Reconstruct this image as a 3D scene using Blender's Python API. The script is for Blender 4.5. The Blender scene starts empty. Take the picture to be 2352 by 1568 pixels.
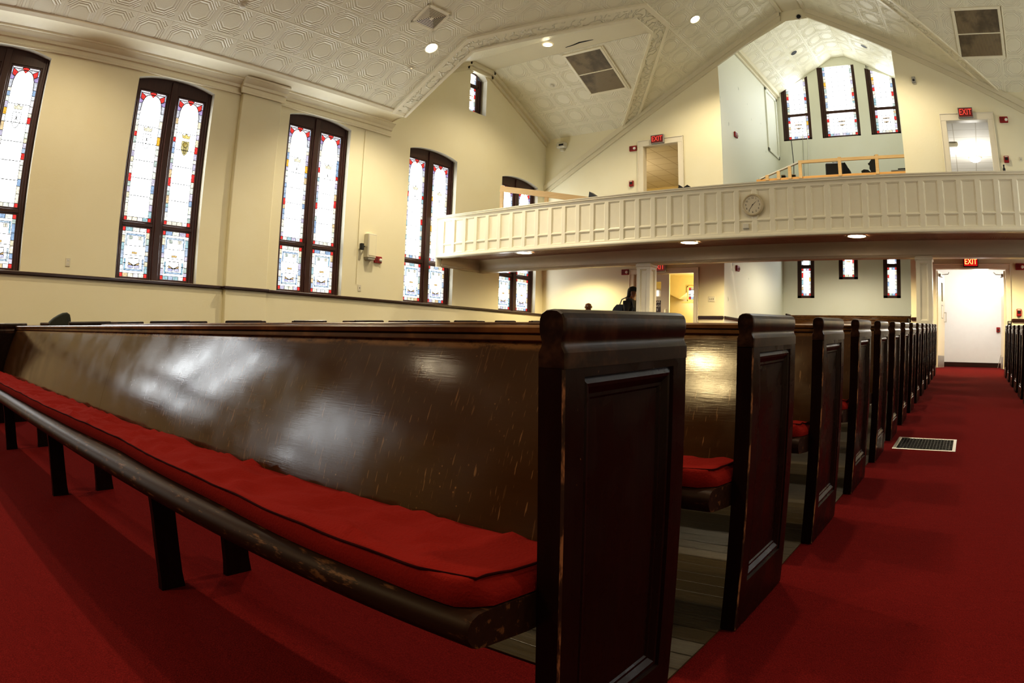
import bpy, bmesh, math, random
from mathutils import Vector, Matrix, geometry, noise
random.seed(11)
scene = bpy.context.scene
COL = scene.collection
PI = math.pi
S = 0.044                      # slope of the raked floor
ZC = 0.8708                    # eye height
CS, SN = math.cos(S), math.sin(S)
def T(u, v, w):                # raked-floor coordinates -> world
    return Vector((u, 0.03827 + v * CS - w * SN, 0.0016 + v * SN + w * CS))
def fz(y): return 0.04403 * y  # height of the raked floor
WL, WR, YB, YF = -10.78, 3.64, 15.06, -10.0
XC = -3.57

# ------------------------------------------------------------------ materials
class K:
    """thin wrapper round a node socket with arithmetic"""
    def __init__(s, g, sock): s.g, s.s = g, sock
    def _m(s, op, *a): return s.g.math(op, s, *a)
    def __add__(s, o): return s._m('ADD', o)
    def __sub__(s, o): return s._m('SUBTRACT', o)
    def __mul__(s, o): return s._m('MULTIPLY', o)
    def __truediv__(s, o): return s._m('DIVIDE', o)
    def abs(s): return s._m('ABSOLUTE')
    def max(s, o): return s._m('MAXIMUM', o)
    def min(s, o): return s._m('MINIMUM', o)
    def fract(s): return s._m('FRACT')
    def ridge(s, c, w):        # triangular bump centred on c
        d = (s - c).abs() * (-1.0 / w) + 1.0
        return d.max(0.0)
class G:
    def __init__(s, name):
        s.m = bpy.data.materials.new(name); s.m.use_nodes = True
        s.nt = s.m.node_tree; s.nt.nodes.clear()
        s.out = s.nt.nodes.new('ShaderNodeOutputMaterial')
    def n(s, t, ins=None, **kw):
        nd = s.nt.nodes.new(t)
        for k, v in kw.items(): setattr(nd, k, v)
        for k, v in (ins or {}).items(): s.put(nd.inputs[k], v)
        return nd
    def put(s, sock, v):
        if isinstance(v, K): s.nt.links.new(v.s, sock)
        elif isinstance(v, bpy.types.NodeSocket): s.nt.links.new(v, sock)
        else:
            if hasattr(sock.default_value, '__len__') and len(sock.default_value) == 4 and len(v) == 3: v = (*v, 1)
            sock.default_value = v
    def math(s, op, *a):
        nd = s.nt.nodes.new('ShaderNodeMath'); nd.operation = op
        for i, v in enumerate(a): s.put(nd.inputs[i], v)
        return K(s, nd.outputs[0])
    def coord(s, which='Object', scale=(1, 1, 1), rot=(0, 0, 0)):
        tc = s.n('ShaderNodeTexCoord')
        mp = s.n('ShaderNodeMapping', {'Vector': tc.outputs[which], 'Scale': scale, 'Rotation': rot})
        return mp.outputs[0]
    def noise(s, vec, scale=5.0, detail=3.0, rough=0.5):
        nd = s.n('ShaderNodeTexNoise', {'Vector': vec, 'Scale': scale, 'Detail': detail, 'Roughness': rough})
        return K(s, nd.outputs['Fac'])
    def smooth(s, v, lo, hi, a=0.0, b=1.0):
        nd = s.n('ShaderNodeMapRange', {'Value': v, 'From Min': lo, 'From Max': hi, 'To Min': a, 'To Max': b}, interpolation_type='SMOOTHSTEP')
        return K(s, nd.outputs[0])
    def mix(s, f, a, b):
        nd = s.n('ShaderNodeMix', data_type='RGBA')
        s.put(nd.inputs[0], f); s.put(nd.inputs[6], a); s.put(nd.inputs[7], b)
        return nd.outputs[2]
    def bump(s, h, strength=0.3, dist=0.01):
        return s.n('ShaderNodeBump', {'Height': h, 'Strength': strength, 'Distance': dist}).outputs[0]
    def bsdf(s, color, rough=0.5, metal=0.0, normal=None, spec=0.5, coat=0.0, coat_rough=0.1, sheen=0.0):
        b = s.n('ShaderNodeBsdfPrincipled', {'Base Color': color, 'Roughness': rough, 'Metallic': metal,
                'Specular IOR Level': spec, 'Coat Weight': coat, 'Coat Roughness': coat_rough, 'Sheen Weight': sheen})
        if normal is not None: s.put(b.inputs['Normal'], normal)
        s.nt.links.new(b.outputs[0], s.out.inputs[0])
        return s.m
def basic(name, col, rough=0.5, metal=0.0, var=0.12, vscale=8.0, bstr=0.0, bscale=60.0, spec=0.5, coat=0.0):
    g = G(name); c = g.coord()
    f = g.noise(c, vscale, 4)
    colr = g.mix(f, [x * (1 - var) for x in col], [min(1, x * (1 + var)) for x in col])
    nm = g.bump(g.noise(c, bscale, 3), bstr, 0.005) if bstr else None
    return g.bsdf(colr, rough, metal, nm, spec, coat)
def emit(name, col, strength, sampled=True):
    g = G(name)
    e = g.n('ShaderNodeEmission', {'Color': col, 'Strength': strength})
    g.nt.links.new(e.outputs[0], g.out.inputs[0])
    if not sampled: g.m.cycles.emission_sampling = 'NONE'
    return g.m

def wall_paint(name, col, warm):
    g = G(name); c = g.coord('Object')
    f = g.noise(c, 0.6, 4, 0.6); f2 = g.noise(c, 7.0, 5, 0.65)
    col1 = g.mix(g.smooth(f, 0.35, 0.7), col, warm)
    nm = g.bump(f2 + g.noise(c, 45.0, 2) * 0.4, 0.12, 0.012)
    return g.bsdf(col1, 0.55, 0, nm, 0.35)
M = {}
M['wall'] = wall_paint('wall_paint', (0.87, 0.82, 0.62), (0.85, 0.79, 0.57))
def patched_paint():
    g = G('patched_recess_paint'); c = g.coord('Object'); f = g.noise(c, 0.7, 4, .6)
    p = g.smooth(g.noise(g.coord('Object', (1, 1.5, .8)), 2.2, 3, .6), .69, .71)
    col = g.mix(p, g.mix(f, (.81, .825, .735), (.83, .83, .71)), (.52, .54, .45))
    return g.bsdf(col, .55, 0, g.bump(g.noise(c, 7.0, 5, .65), .12, .012), .35)
M['patched'] = patched_paint()
M['alcove'] = wall_paint('alcove_paint', (0.83, 0.84, 0.74), (0.81, 0.81, 0.69))
M['white'] = basic('white_gloss_paint', (0.87, 0.81, 0.62), 0.35, var=0.04, bstr=0.05, bscale=20)
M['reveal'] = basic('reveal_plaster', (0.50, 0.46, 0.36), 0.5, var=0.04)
M['door_white'] = basic('door_paint', (0.82, 0.76, 0.62), 0.4, var=0.04)
M['hall'] = basic('hall_plaster', (0.88, 0.87, 0.84), 0.6, var=0.03)
M['stair'] = basic('stair_plaster', (0.86, 0.74, 0.42), 0.6, var=0.05)
M['plastic'] = basic('cream_plastic', (0.72, 0.68, 0.55), 0.35, var=0.03)
M['beam'] = basic('beam_paint', (0.64, 0.54, 0.39), 0.4, var=0.05)
M['clock_rim'] = basic('clock_rim_tan', (0.56, 0.47, 0.30), 0.35, var=0.03)
M['clock_dial'] = basic('clock_dial_cream', (0.68, 0.61, 0.45), 0.3, var=0.02)
M['grey_plastic'] = basic('grey_plastic', (0.35, 0.34, 0.31), 0.4, var=0.05)
M['black'] = basic('black_plastic', (0.012, 0.012, 0.014), 0.4, var=0.2)
M['black_cloth'] = basic('black_cloth', (0.014, 0.015, 0.016), 0.85, var=0.3, bstr=0.3, bscale=40)
M['green_cloth'] = basic('dark_olive_cloth', (0.022, 0.026, 0.018), 0.9, var=0.3, bstr=0.4, bscale=25)
M['denim'] = basic('slate_blue_cloth', (0.05, 0.065, 0.085), 0.85, var=0.25, bstr=0.3, bscale=60)
M['red_plastic'] = basic('alarm_red_plastic', (0.30, 0.018, 0.02), 0.35, var=0.08)
M['metal'] = basic('brushed_metal', (0.62, 0.60, 0.55), 0.35, 1.0, var=0.08)
M['dark_metal'] = basic('dark_metal', (0.03, 0.03, 0.03), 0.5, 0.6, var=0.2)
def clear():
    g = G('clear_glass'); a = g.n('ShaderNodeBsdfTransparent', {'Color': (.92, .94, .92)}); b = g.n('ShaderNodeBsdfGlossy', {'Roughness': .05})
    m_ = g.n('ShaderNodeMixShader', {0: .08, 1: a.outputs[0], 2: b.outputs[0]}); g.nt.links.new(m_.outputs[0], g.out.inputs[0]); return g.m
M['clear'] = clear()
M['lens'] = basic('clear_lens', (0.85, 0.85, 0.82), 0.08, var=0.02)
M['skin'] = basic('brown_skin', (0.21, 0.088, 0.04), 0.42, var=0.12, bstr=0.05)
M['hair'] = basic('black_hair', (0.01, 0.008, 0.007), 0.6, var=0.3, bstr=0.5, bscale=30)
M['eye'] = basic('eye_white', (0.7, 0.68, 0.62), 0.2, var=0.02)
M['lip'] = basic('lip_skin', (0.20, 0.055, 0.04), 0.4, var=0.05)
M['pine'] = None
M['dark_trim'] = basic('dark_varnished_trim', (0.035, 0.012, 0.008), 0.3, var=0.3, vscale=14)
M['lead'] = basic('lead_came', (0.05, 0.05, 0.05), 0.7, var=0.1)
M['ink'] = basic('dark_ink', (0.02, 0.02, 0.02), 0.6, var=0.05)
M['white_ink'] = basic('white_lettering', (0.8, 0.78, 0.72), 0.5, var=0.02)
M['paper'] = basic('white_paper', (0.8, 0.79, 0.74), 0.7, var=0.03)

def frame_wood():
    g = G('window_frame_wood'); c = g.coord('Object', (18, 18, 1.5))
    f = g.noise(c, 2.0, 4)
    return g.bsdf(g.mix(f, (0.030, 0.011, 0.008), (0.075, 0.026, 0.018)), 0.38, 0, g.bump(f, 0.1, 0.004))
M['frame'] = frame_wood()
def pine():
    g = G('raw_pine'); c = g.coord('Object', (1.2, 14, 14))
    f = g.noise(c, 2.5, 4)
    return g.bsdf(g.mix(f, (0.72, 0.46, 0.20), (0.85, 0.62, 0.33)), 0.6, 0, g.bump(f, 0.1, 0.003))
M['pine'] = pine()
def plywood():
    g = G('orange_pine_board'); c = g.coord('Object', (1.0, 14, 14))
    f = g.noise(c, 2.5, 4)
    return g.bsdf(g.mix(f, (0.80, 0.42, 0.12), (0.88, 0.52, 0.20)), 0.5)
M['board'] = plywood()

def pew_dark():
    g = G('dark_pew_wood'); c = g.coord('Object', (26, 26, 1.6))
    f = g.noise(c, 2.0, 5, 0.6)
    col = g.mix(f, (0.006, 0.0028, 0.002), (0.020, 0.0065, 0.0045))
    c2 = g.coord('Object', (1, 1, 1))
    sp = g.smooth(g.noise(c2, 55.0, 2), 0.735, 0.77)        # small chips
    col = g.mix(sp * g.smooth(g.noise(c2, 5.0, 2), 0.5, 0.6), col, (0.22, 0.12, 0.06))
    r = g.smooth(g.noise(c2, 9.0, 3), 0.3, 0.7, 0.2, 0.38)
    return g.bsdf(col, r, 0, g.bump(f, 0.12, 0.003), 0.16)
M['pew_dark'] = pew_dark()
def pew_cap():
    g = G('pew_cap_wood'); f = g.noise(g.coord('Object', (26, 3, 26)), 2.0, 5, 0.6)
    w_ = g.smooth(g.noise(g.coord('Object'), 9.0, 4, 0.7), 0.50, 0.66)
    col = g.mix(w_, g.mix(f, (0.009, 0.0042, 0.0028), (0.026, 0.0105, 0.0065)), (0.055, 0.026, 0.0145))
    return g.bsdf(col, 0.30, 0, g.bump(f, 0.12, 0.003), 0.2)
M['pew_cap'] = pew_cap()
def pew_worn():
    g = G('worn_pew_edge'); c = g.coord('Object', (30, 30, 7))
    f = g.smooth(g.noise(c, 1.6, 4, 0.7), 0.48, 0.62)
    return g.bsdf(g.mix(f, (0.03, 0.012, 0.007), (0.36, 0.19, 0.10)), 0.45)
M['pew_worn'] = pew_worn()
def pew_back():
    """varnished brown panel with grain, scratches and scuffs"""
    g = G('varnished_pew_back')
    gr = g.noise(g.coord('Object', (0.9, 9, 13)), 3.0, 6, 0.62)
    fine = g.noise(g.coord('Object', (3.0, 60, 70)), 4.0, 3, 0.6)
    big = g.noise(g.coord('Object'), 1.7, 3)
    base = g.mix(gr, (0.034, 0.0140, 0.0040), (0.090, 0.0395, 0.0110))
    base = g.mix(g.smooth(big, 0.35, 0.7), base, (0.055, 0.025, 0.0078))
    col = base
    tc = g.n('ShaderNodeTexCoord'); xyz = g.n('ShaderNodeSeparateXYZ', {0: tc.outputs['Object']})
    X, Z = K(g, xyz.outputs[0]), K(g, xyz.outputs[2])
    near = g.smooth(X, -0.5, 2.9, 0.12, 1.0)
    low = g.smooth(Z, 0.82, 0.55, 0.35, 1.0)
    for ang, th, sc in ((0.35, 0.67, 150), (-0.5, 0.67, 130), (1.2, 0.665, 160), (-1.15, 0.70, 170), (0.75, 0.70, 140), (-0.15, 0.70, 120)):
        tcr = g.coord('Object', (sc, 1, 17.0), (0, ang, 0))
        s_ = g.smooth(g.noise(tcr, 1.0, 2, 0.5), th, th + 0.04)
        patch = g.smooth(g.noise(g.coord('Object'), 2.6 + ang, 3), 0.44, 0.60)
        col = g.mix((s_ * patch * near * low * 0.8).min(1.0), col, (0.24, 0.135, 0.06))
    vor = g.n('ShaderNodeTexVoronoi', {'Vector': g.coord('Object', (1, 0.3, 1)), 'Scale': 60.0})
    dots = g.smooth(K(g, vor.outputs['Distance']), 0.17, 0.08)
    dots = dots * g.smooth(g.noise(g.coord('Object'), 6.0, 4), 0.50, 0.64) * near * low
    col = g.mix(dots.min(1.0), col, (0.28, 0.15, 0.06))
    band = g.smooth(Z, 0.806, 0.818) * g.smooth(g.noise(g.coord('Object', (3, 3, 9)), 5.0, 5, 0.7), 0.36, 0.56)
    col = g.mix(band * 0.85, col, (0.21, 0.105, 0.034))
    h = gr * 0.5 + fine * 0.6 + g.noise(g.coord('Object'), 26.0, 3) * 0.35
    nm = g.bump(h, 0.17, 0.0010)
    r = g.smooth(g.noise(g.coord('Object'), 5.0, 4), 0.3, 0.7, 0.10, 0.20)
    return g.bsdf(col, r, 0, nm, 0.46)
M['pew_back'] = pew_back()
def pew_rail():
    g = G('honey_pew_rail'); f = g.noise(g.coord('Object', (1.5, 30, 30)), 3.0, 5, 0.6)
    w = g.smooth(g.noise(g.coord('Object'), 4.0, 4, 0.7), 0.42, 0.62)
    col = g.mix(w, g.mix(f, (0.050, 0.023, 0.009), (0.115, 0.055, 0.020)), (0.20, 0.10, 0.035))
    return g.bsdf(col, 0.28, 0, g.bump(f, 0.15, 0.0015), 0.5)
M['pew_rail'] = pew_rail()
def pew_seat():
    g = G('seat_wood'); f = g.noise(g.coord('Object', (1.5, 24, 24)), 3.0, 5, 0.6)
    w = g.smooth(g.noise(g.coord('Object', (2, 8, 8)), 7.0, 4, 0.7), 0.56, 0.68)
    col = g.mix(w, g.mix(f, (0.014, 0.006, 0.003), (0.036, 0.015, 0.007)), (0.13, 0.062, 0.027))
    return g.bsdf(col, 0.46, 0, g.bump(f, 0.12, 0.002), 0.14)
M['pew_seat'] = pew_seat()
def carpet():
    g = G('red_carpet'); c = g.coord('Object')
    f = g.noise(c, 240.0, 2); b = g.noise(c, 1.3, 4, 0.6); s2 = g.noise(g.coord('Object', (1, 3, 1)), 18.0, 3)
    col = g.mix(b, (0.108, 0.0072, 0.0072), (0.146, 0.0104, 0.0098))
    col = g.mix(g.smooth(f, 0.3, 0.75), g.mix(s2, (0.076, 0.0050, 0.0050), col), (0.172, 0.0125, 0.0120))
    return g.bsdf(col, 1.0, 0, g.bump(f + s2 * 0.5, 0.5, 0.01), 0.05)
M['carpet'] = carpet()
def cushion_cloth():
    g = G('red_cushion_cloth'); c = g.coord('Object')
    f = g.noise(c, 190.0, 2); b = g.noise(c, 3.0, 3)
    col = g.mix(b, (0.160, 0.0105, 0.0078), (0.215, 0.0140, 0.0100))
    col = g.mix(g.smooth(f, 0.35, 0.7), col, (0.185, 0.0135, 0.0105))
    return g.bsdf(col, 0.95, 0, g.bump(f + g.noise(c, 60.0, 3) * 0.6, 0.3, 0.006), 0.05)
M['cushion'] = cushion_cloth()
M['piping'] = basic('dark_red_piping', (0.026, 0.0016, 0.0016), 0.9, var=0.1, spec=0.05)
def floor_wood():
    g = G('old_floor_boards'); tc = g.n('ShaderNodeTexCoord'); xyz = g.n('ShaderNodeSeparateXYZ', {0: tc.outputs['Object']})
    Y = K(g, xyz.outputs[1]) * (1 / 0.085)
    seam = (Y.fract() - 0.5).abs()
    f = g.noise(g.coord('Object', (1.4, 30, 30)), 3.0, 5, 0.65)
    col = g.mix(f, (0.030, 0.022, 0.010), (0.078, 0.056, 0.025))
    col = g.mix(g.smooth(seam, 0.47, 0.495), col, (0.015, 0.010, 0.005))
    return g.bsdf(col, 0.28, 0, g.bump(f * 0.8 - g.smooth(seam, 0.46, 0.5), 0.35, 0.006), 0.5)
M['floor_wood'] = floor_wood()

def tin(name, col, strength=0.55):
    """pressed tin: octagons in a square grid, stepped corner lines and seams"""
    g = G(name); tc = g.n('ShaderNodeTexCoord'); xyz = g.n('ShaderNodeSeparateXYZ', {0: tc.outputs['UV']})
    u, v = K(g, xyz.outputs[0]) * (1 / 0.63), K(g, xyz.outputs[1]) * (1 / 0.63)
    a = (u.fract() - 0.5).abs(); b = (v.fract() - 0.5).abs()
    diag = (a + b) * 0.7071
    d = a.max(b).max(diag)
    h = d.ridge(0.265, 0.030) * 0.9 + d.ridge(0.345, 0.026) + d.ridge(0.405, 0.026)
    # stepped chevrons towards the corners of every tile
    dd = diag; near = (a - b).abs()
    cm = g.smooth(near, 0.15, 0.10)
    h = h + (dd.ridge(0.465, 0.024) + dd.ridge(0.525, 0.024)) * cm * 0.9
    seam = a.max(b).ridge(0.5, 0.014)
    v2 = (v * 0.5).fract() - 0.5
    h = h + seam * 0.35 - v2.abs().ridge(0.0, 0.012) * 0.8
    h = h + g.smooth(d, 0.255, 0.235) * 0.35 + g.noise(g.coord('UV'), 55.0, 3) * 0.14
    nm = g.bump(h, strength, 0.036)
    f = g.noise(g.coord('UV'), 1.2, 4)
    return g.bsdf(g.mix(f, col, [x * 0.94 for x in col]), 0.42, 0, nm, 0.45)
M['tin'] = tin('pressed_tin_ceiling', (0.86, 0.81, 0.62), 0.42)
M['tin_dark'] = tin('soffit_tin', (0.40, 0.235, 0.155), 0.4)  # red bounce from the carpet is put into this soffit colour
def scroll():
    g = G('scrolled_border'); c = g.coord('Object')
    f = g.noise(c, 6.5, 2, 0.4)
    h = f.ridge(0.5, 0.06) + g.noise(c, 30.0, 3) * 0.25
    return g.bsdf((0.84, 0.79, 0.60), 0.42, 0, g.bump(h, 0.8, 0.03), 0.45)
M['scroll'] = scroll()
M['plain_ceiling'] = basic('ceiling_paint', (0.76, 0.70, 0.52), 0.5, var=0.05, vscale=1.5, bstr=0.06)
def droptile():
    g = G('drop_ceiling_tile'); tc = g.n('ShaderNodeTexCoord'); xyz = g.n('ShaderNodeSeparateXYZ', {0: tc.outputs['Object']})
    a = ((K(g, xyz.outputs[0]) * (1 / 0.61)).fract() - 0.5).abs(); b = ((K(g, xyz.outputs[1]) * (1 / 0.61)).fract() - 0.5).abs()
    return g.bsdf(g.mix(g.smooth(a.max(b), 0.475, 0.485), (0.84, 0.80, 0.72), (0.58, 0.52, 0.42)), 0.7)
M['droptile'] = droptile()
def slats(name, c1, c2, pitch, axis):
    g = G(name); tc = g.n('ShaderNodeTexCoord'); xyz = g.n('ShaderNodeSeparateXYZ', {0: tc.outputs['Object']})
    f = ((K(g, xyz.outputs[axis]) * (1 / pitch)).fract() - 0.5).abs()
    stain = g.smooth(g.noise(g.coord('Object'), 2.6, 4), 0.42, 0.68)
    col = g.mix(g.smooth(f, 0.2, 0.3), c1, c2)
    col = g.mix(stain * 0.6, col, (0.04, 0.03, 0.02))
    return g.bsdf(col, 0.5, 0, g.bump(f, 0.5, 0.01))
M['grille'] = slats('return_grille_slats', (0.42, 0.33, 0.2), (0.085, 0.06, 0.035), 0.028, 0)

M['glass_loft'] = emit('daylit_loft_glass', (0.94, 0.985, 1.0), 4.5)
M['glass_white'] = emit('daylit_clear_glass', (0.94, 0.985, 1.0), 8.0)
def glass_piece():
    g = G('coloured_glass_pieces')
    at = g.n('ShaderNodeAttribute', attribute_name='Col')
    f = g.noise(g.coord('Object'), 30.0, 3)
    e = g.n('ShaderNodeEmission', {'Color': at.outputs['Color'], 'Strength': g.smooth(f, 0.25, 0.75, 0.50, 0.95)})
    g.nt.links.new(e.outputs[0], g.out.inputs[0])
    g.m.cycles.emission_sampling = 'NONE'
    return g.m
M['glass_col'] = glass_piece()
M['lamp'] = emit('lamp_glow', (1.0, 0.86, 0.58), 30.0, False)
M['lamp_soffit'] = emit('soffit_lamp_glow', (1.0, 0.86, 0.60), 14.0, False)
M['lamp_white'] = emit('white_lamp_glow', (1.0, 0.97, 0.9), 8.0, False)
M['exit_dim'] = emit('exit_letter_glow', (1.0, 0.09, 0.06), 0.85, False)
M['exit_hot'] = emit('exit_letter_bright', (1.0, 0.30, 0.08), 3.2, False)
M['exit_face'] = emit('exit_face_glow', (0.32, 0.07, 0.05), 0.30, False)
M['exit_face_hot'] = emit('exit_face_bright', (0.6, 0.015, 0.012), 0.75, False)

# ------------------------------------------------------------------ mesh helpers
def link(o): COL.objects.link(o); return o
def props(o, label=None, cat=None, group=None, kind=None):
    if label: o['label'] = label
    if cat: o['category'] = cat
    if group: o['group'] = group
    if kind: o['kind'] = kind
    return o
def thing(name, label, cat, loc=(0, 0, 0), rot=(0, 0, 0), group=None, kind=None):
    o = bpy.data.objects.new(name, None); o.empty_display_size = 0.1
    o.location = loc; o.rotation_euler = rot; link(o)
    return props(o, label, cat, group, kind)
class MB:
    def __init__(s): s.v, s.f, s.mi, s.col, s.uv = [], [], [], [], []
    def face(s, pts, mi=0, col=None, uv=None):
        b = len(s.v); s.v += [Vector(p) for p in pts]; s.f.append(tuple(range(b, b + len(pts))))
        s.mi.append(mi); s.col.append(col); s.uv.append(uv)
    def raw(s, verts, faces, mi=0):
        b = len(s.v); s.v += [Vector(p) for p in verts]
        for f in faces: s.f.append(tuple(b + i for i in f)); s.mi.append(mi); s.col.append(None); s.uv.append(None)
    def box(s, x0, x1, y0, y1, z0, z1, c=0.0, mi=0):
        x0, x1 = min(x0, x1), max(x0, x1); y0, y1 = min(y0, y1), max(y0, y1); z0, z1 = min(z0, z1), max(z0, z1)
        if c <= 0:
            v = [(x, y, z) for x in (x0, x1) for y in (y0, y1) for z in (z0, z1)]
            s.raw(v, [(0, 1, 3, 2), (4, 6, 7, 5), (0, 4, 5, 1), (2, 3, 7, 6), (0, 2, 6, 4), (1, 5, 7, 3)], mi); return
        c = min(c, (x1 - x0) * .49, (y1 - y0) * .49, (z1 - z0) * .49)
        V = []; idx = {}
        for i, x in enumerate((x0, x1)):
            for j, y in enumerate((y0, y1)):
                for k, z in enumerate((z0, z1)):
                    sx, sy, sz = (1, -1)[i], (1, -1)[j], (1, -1)[k]
                    idx[i, j, k, 0] = len(V); V.append((x, y + sy * c, z + sz * c))
                    idx[i, j, k, 1] = len(V); V.append((x + sx * c, y, z + sz * c))
                    idx[i, j, k, 2] = len(V); V.append((x + sx * c, y + sy * c, z))
        F = []
        for i in (0, 1): F.append([idx[i, 0, 0, 0], idx[i, 1, 0, 0], idx[i, 1, 1, 0], idx[i, 0, 1, 0]])
        for j in (0, 1): F.append([idx[0, j, 0, 1], idx[1, j, 0, 1], idx[1, j, 1, 1], idx[0, j, 1, 1]])
        for k in (0, 1): F.append([idx[0, 0, k, 2], idx[1, 0, k, 2], idx[1, 1, k, 2], idx[0, 1, k, 2]])
        for j in (0, 1):
            for k in (0, 1): F.append([idx[0, j, k, 1], idx[1, j, k, 1], idx[1, j, k, 2], idx[0, j, k, 2]])
        for i in (0, 1):
            for k in (0, 1): F.append([idx[i, 0, k, 0], idx[i, 1, k, 0], idx[i, 1, k, 2], idx[i, 0, k, 2]])
        for i in (0, 1):
            for j in (0, 1): F.append([idx[i, j, 0, 0], idx[i, j, 1, 0], idx[i, j, 1, 1], idx[i, j, 0, 1]])
        for i in (0, 1):
            for j in (0, 1):
                for k in (0, 1): F.append([idx[i, j, k, 0], idx[i, j, k, 1], idx[i, j, k, 2]])
        s.raw(V, F, mi)
    def prism(s, prof, fn, a, b, mi=0, caps=True, closed=True):
        """profile points (p, q) swept from a to b; fn(t, p, q) -> point"""
        n = len(prof); V = [fn(a, p, q) for p, q in prof] + [fn(b, p, q) for p, q in prof]
        F = [(i, (i + 1) % n, n + (i + 1) % n, n + i) for i in range(n if closed else n - 1)]
        if caps and closed: F += [tuple(range(n)), tuple(range(n, 2 * n))]
        s.raw(V, F, mi)
    def tube(s, pts, r, seg=8, mi=0, cap=True):
        pts = [Vector(p) for p in pts]; rs = r if isinstance(r, (list, tuple)) else [r] * len(pts)
        V = []; F = []; up = None
        for i, p in enumerate(pts):
            d = (pts[min(i + 1, len(pts) - 1)] - pts[max(i - 1, 0)]).normalized()
            if up is None: up = Vector((0, 0, 1)) if abs(d.z) < .9 else Vector((1, 0, 0))
            e1 = d.cross(up).normalized(); e2 = d.cross(e1).normalized(); up = -e2 if False else up
            for k in range(seg):
                t = 2 * PI * k / seg; V.append(p + (e1 * math.cos(t) + e2 * math.sin(t)) * rs[i])
        for i in range(len(pts) - 1):
            for k in range(seg): F.append((i * seg + k, i * seg + (k + 1) % seg, (i + 1) * seg + (k + 1) % seg, (i + 1) * seg + k))
        if cap: F += [tuple(range(seg)), tuple(range((len(pts) - 1) * seg, len(pts) * seg))]
        s.raw(V, F, mi)
    def lathe(s, prof, mat, seg=24, mi=0):
        """profile (r, h) turned round local z, placed by matrix"""
        V = []; F = []; n = len(prof)
        for r, h in prof:
            for k in range(seg):
                t = 2 * PI * k / seg; V.append(mat @ Vector((r * math.cos(t), r * math.sin(t), h)))
        for i in range(n - 1):
            for k in range(seg): F.append((i * seg + k, i * seg + (k + 1) % seg, (i + 1) * seg + (k + 1) % seg, (i + 1) * seg + k))
        F += [tuple(range(seg)), tuple(range((n - 1) * seg, n * seg))]
        s.raw(V, F, mi)
    def xf(s, mat):
        s.v = [mat @ p for p in s.v]; return s
    def build(s, name, mats, parent=None, smooth=0.0, local=False, origin=None):
        """one mesh object; world coordinates unless local; smooth = auto-smooth angle in degrees"""
        off = Vector((0, 0, 0))
        if not local:
            if parent is not None: off = parent.matrix_world.translation.copy() if parent.type != 'EMPTY' else Vector(parent.location)
            elif origin is not None: off = Vector(origin)
            else:
                lo = [min(p[i] for p in s.v) for i in range(3)]; hi = [max(p[i] for p in s.v) for i in range(3)]
                off = Vector(((lo[0] + hi[0]) / 2, (lo[1] + hi[1]) / 2, lo[2]))
        me = bpy.data.meshes.new(name)
        me.from_pydata([p - off for p in s.v], [], s.f)
        for m in (mats if isinstance(mats, (list, tuple)) else [mats]): me.materials.append(m)
        me.polygons.foreach_set('material_index', s.mi)
        if any(c is not None for c in s.col):
            ca = me.color_attributes.new('Col', 'FLOAT_COLOR', 'CORNER')
            for p, c in zip(me.polygons, s.col):
                for li in p.loop_indices: ca.data[li].color = (*(c or (1, 1, 1)), 1)
        if any(u is not None for u in s.uv):
            ul = me.uv_layers.new(name='UVMap')
            for p, u in zip(me.polygons, s.uv):
                if u:
                    for li, q in zip(p.loop_indices, u): ul.data[li].uv = q
        bm = bmesh.new(); bm.from_mesh(me)
        if not any(u is not None for u in s.uv) and not any(c is not None for c in s.col):
            bmesh.ops.remove_doubles(bm, verts=bm.verts, dist=1e-6)
            bmesh.ops.recalc_face_normals(bm, faces=bm.faces)
        if smooth:
            for f in bm.faces: f.smooth = True
            lim = math.radians(smooth)
            for e in bm.edges:
                e.smooth = not (len(e.link_faces) == 2 and e.calc_face_angle(0) > lim)
        bm.to_mesh(me); bm.free(); me.update()
        o = bpy.data.objects.new(name, me); link(o)
        if parent is not None: o.parent = parent
        elif not local: o.location = off
        return o
def single(mb, name, mats, label, cat, group=None, smooth=0.0, kind=None):
    return props(mb.build(name, mats, None, smooth), label, cat, group, kind)
def struct(mb, name, mats, smooth=0.0, label=None):
    o = mb.build(name, mats, None, smooth); o['kind'] = 'structure'
    if label: o['label'] = label
    return o
def copy_tree(o, parent=None):
    c = o.copy(); COL.objects.link(c)
    if parent is not None: c.parent = parent
    for ch in [x for x in o.children]: copy_tree(ch, c)
    return c
def tess(mb, outer, holes, fn, mi=0, uvfn=None):
    """planar polygon with holes; fn((a, b)) -> 3D"""
    loops = [[Vector((a, b, 0)) for a, b in lp] for lp in [outer] + holes]
    flat = [p for lp in loops for p in lp]
    for t in geometry.tessellate_polygon(loops):
        pts = [flat[i] for i in t]
        mb.face([fn(p.x, p.y) for p in pts], mi, None, [uvfn(p.x, p.y) for p in pts] if uvfn else None)
def text_mb(s, size, depth=0.0, align='CENTER'):
    cu = bpy.data.curves.new('lettering', 'FONT'); cu.body = s; cu.size = size; cu.align_x = align; cu.align_y = 'CENTER'
    cu.extrude = depth; cu.resolution_u = 3
    ob = bpy.data.objects.new('lettering', cu); COL.objects.link(ob)
    dg = bpy.context.evaluated_depsgraph_get(); dg.update()
    me = bpy.data.meshes.new_from_object(ob.evaluated_get(dg))
    mb = MB(); mb.raw([v.co.copy() for v in me.vertices], [tuple(p.vertices) for p in me.polygons])
    bpy.data.objects.remove(ob); bpy.data.curves.remove(cu); bpy.data.meshes.remove(me)
    return mb
def basis(loc, xa, ya, za):
    m = Matrix((( xa[0], ya[0], za[0], loc[0]), (xa[1], ya[1], za[1], loc[1]), (xa[2], ya[2], za[2], loc[2]), (0, 0, 0, 1)))
    return m

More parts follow.
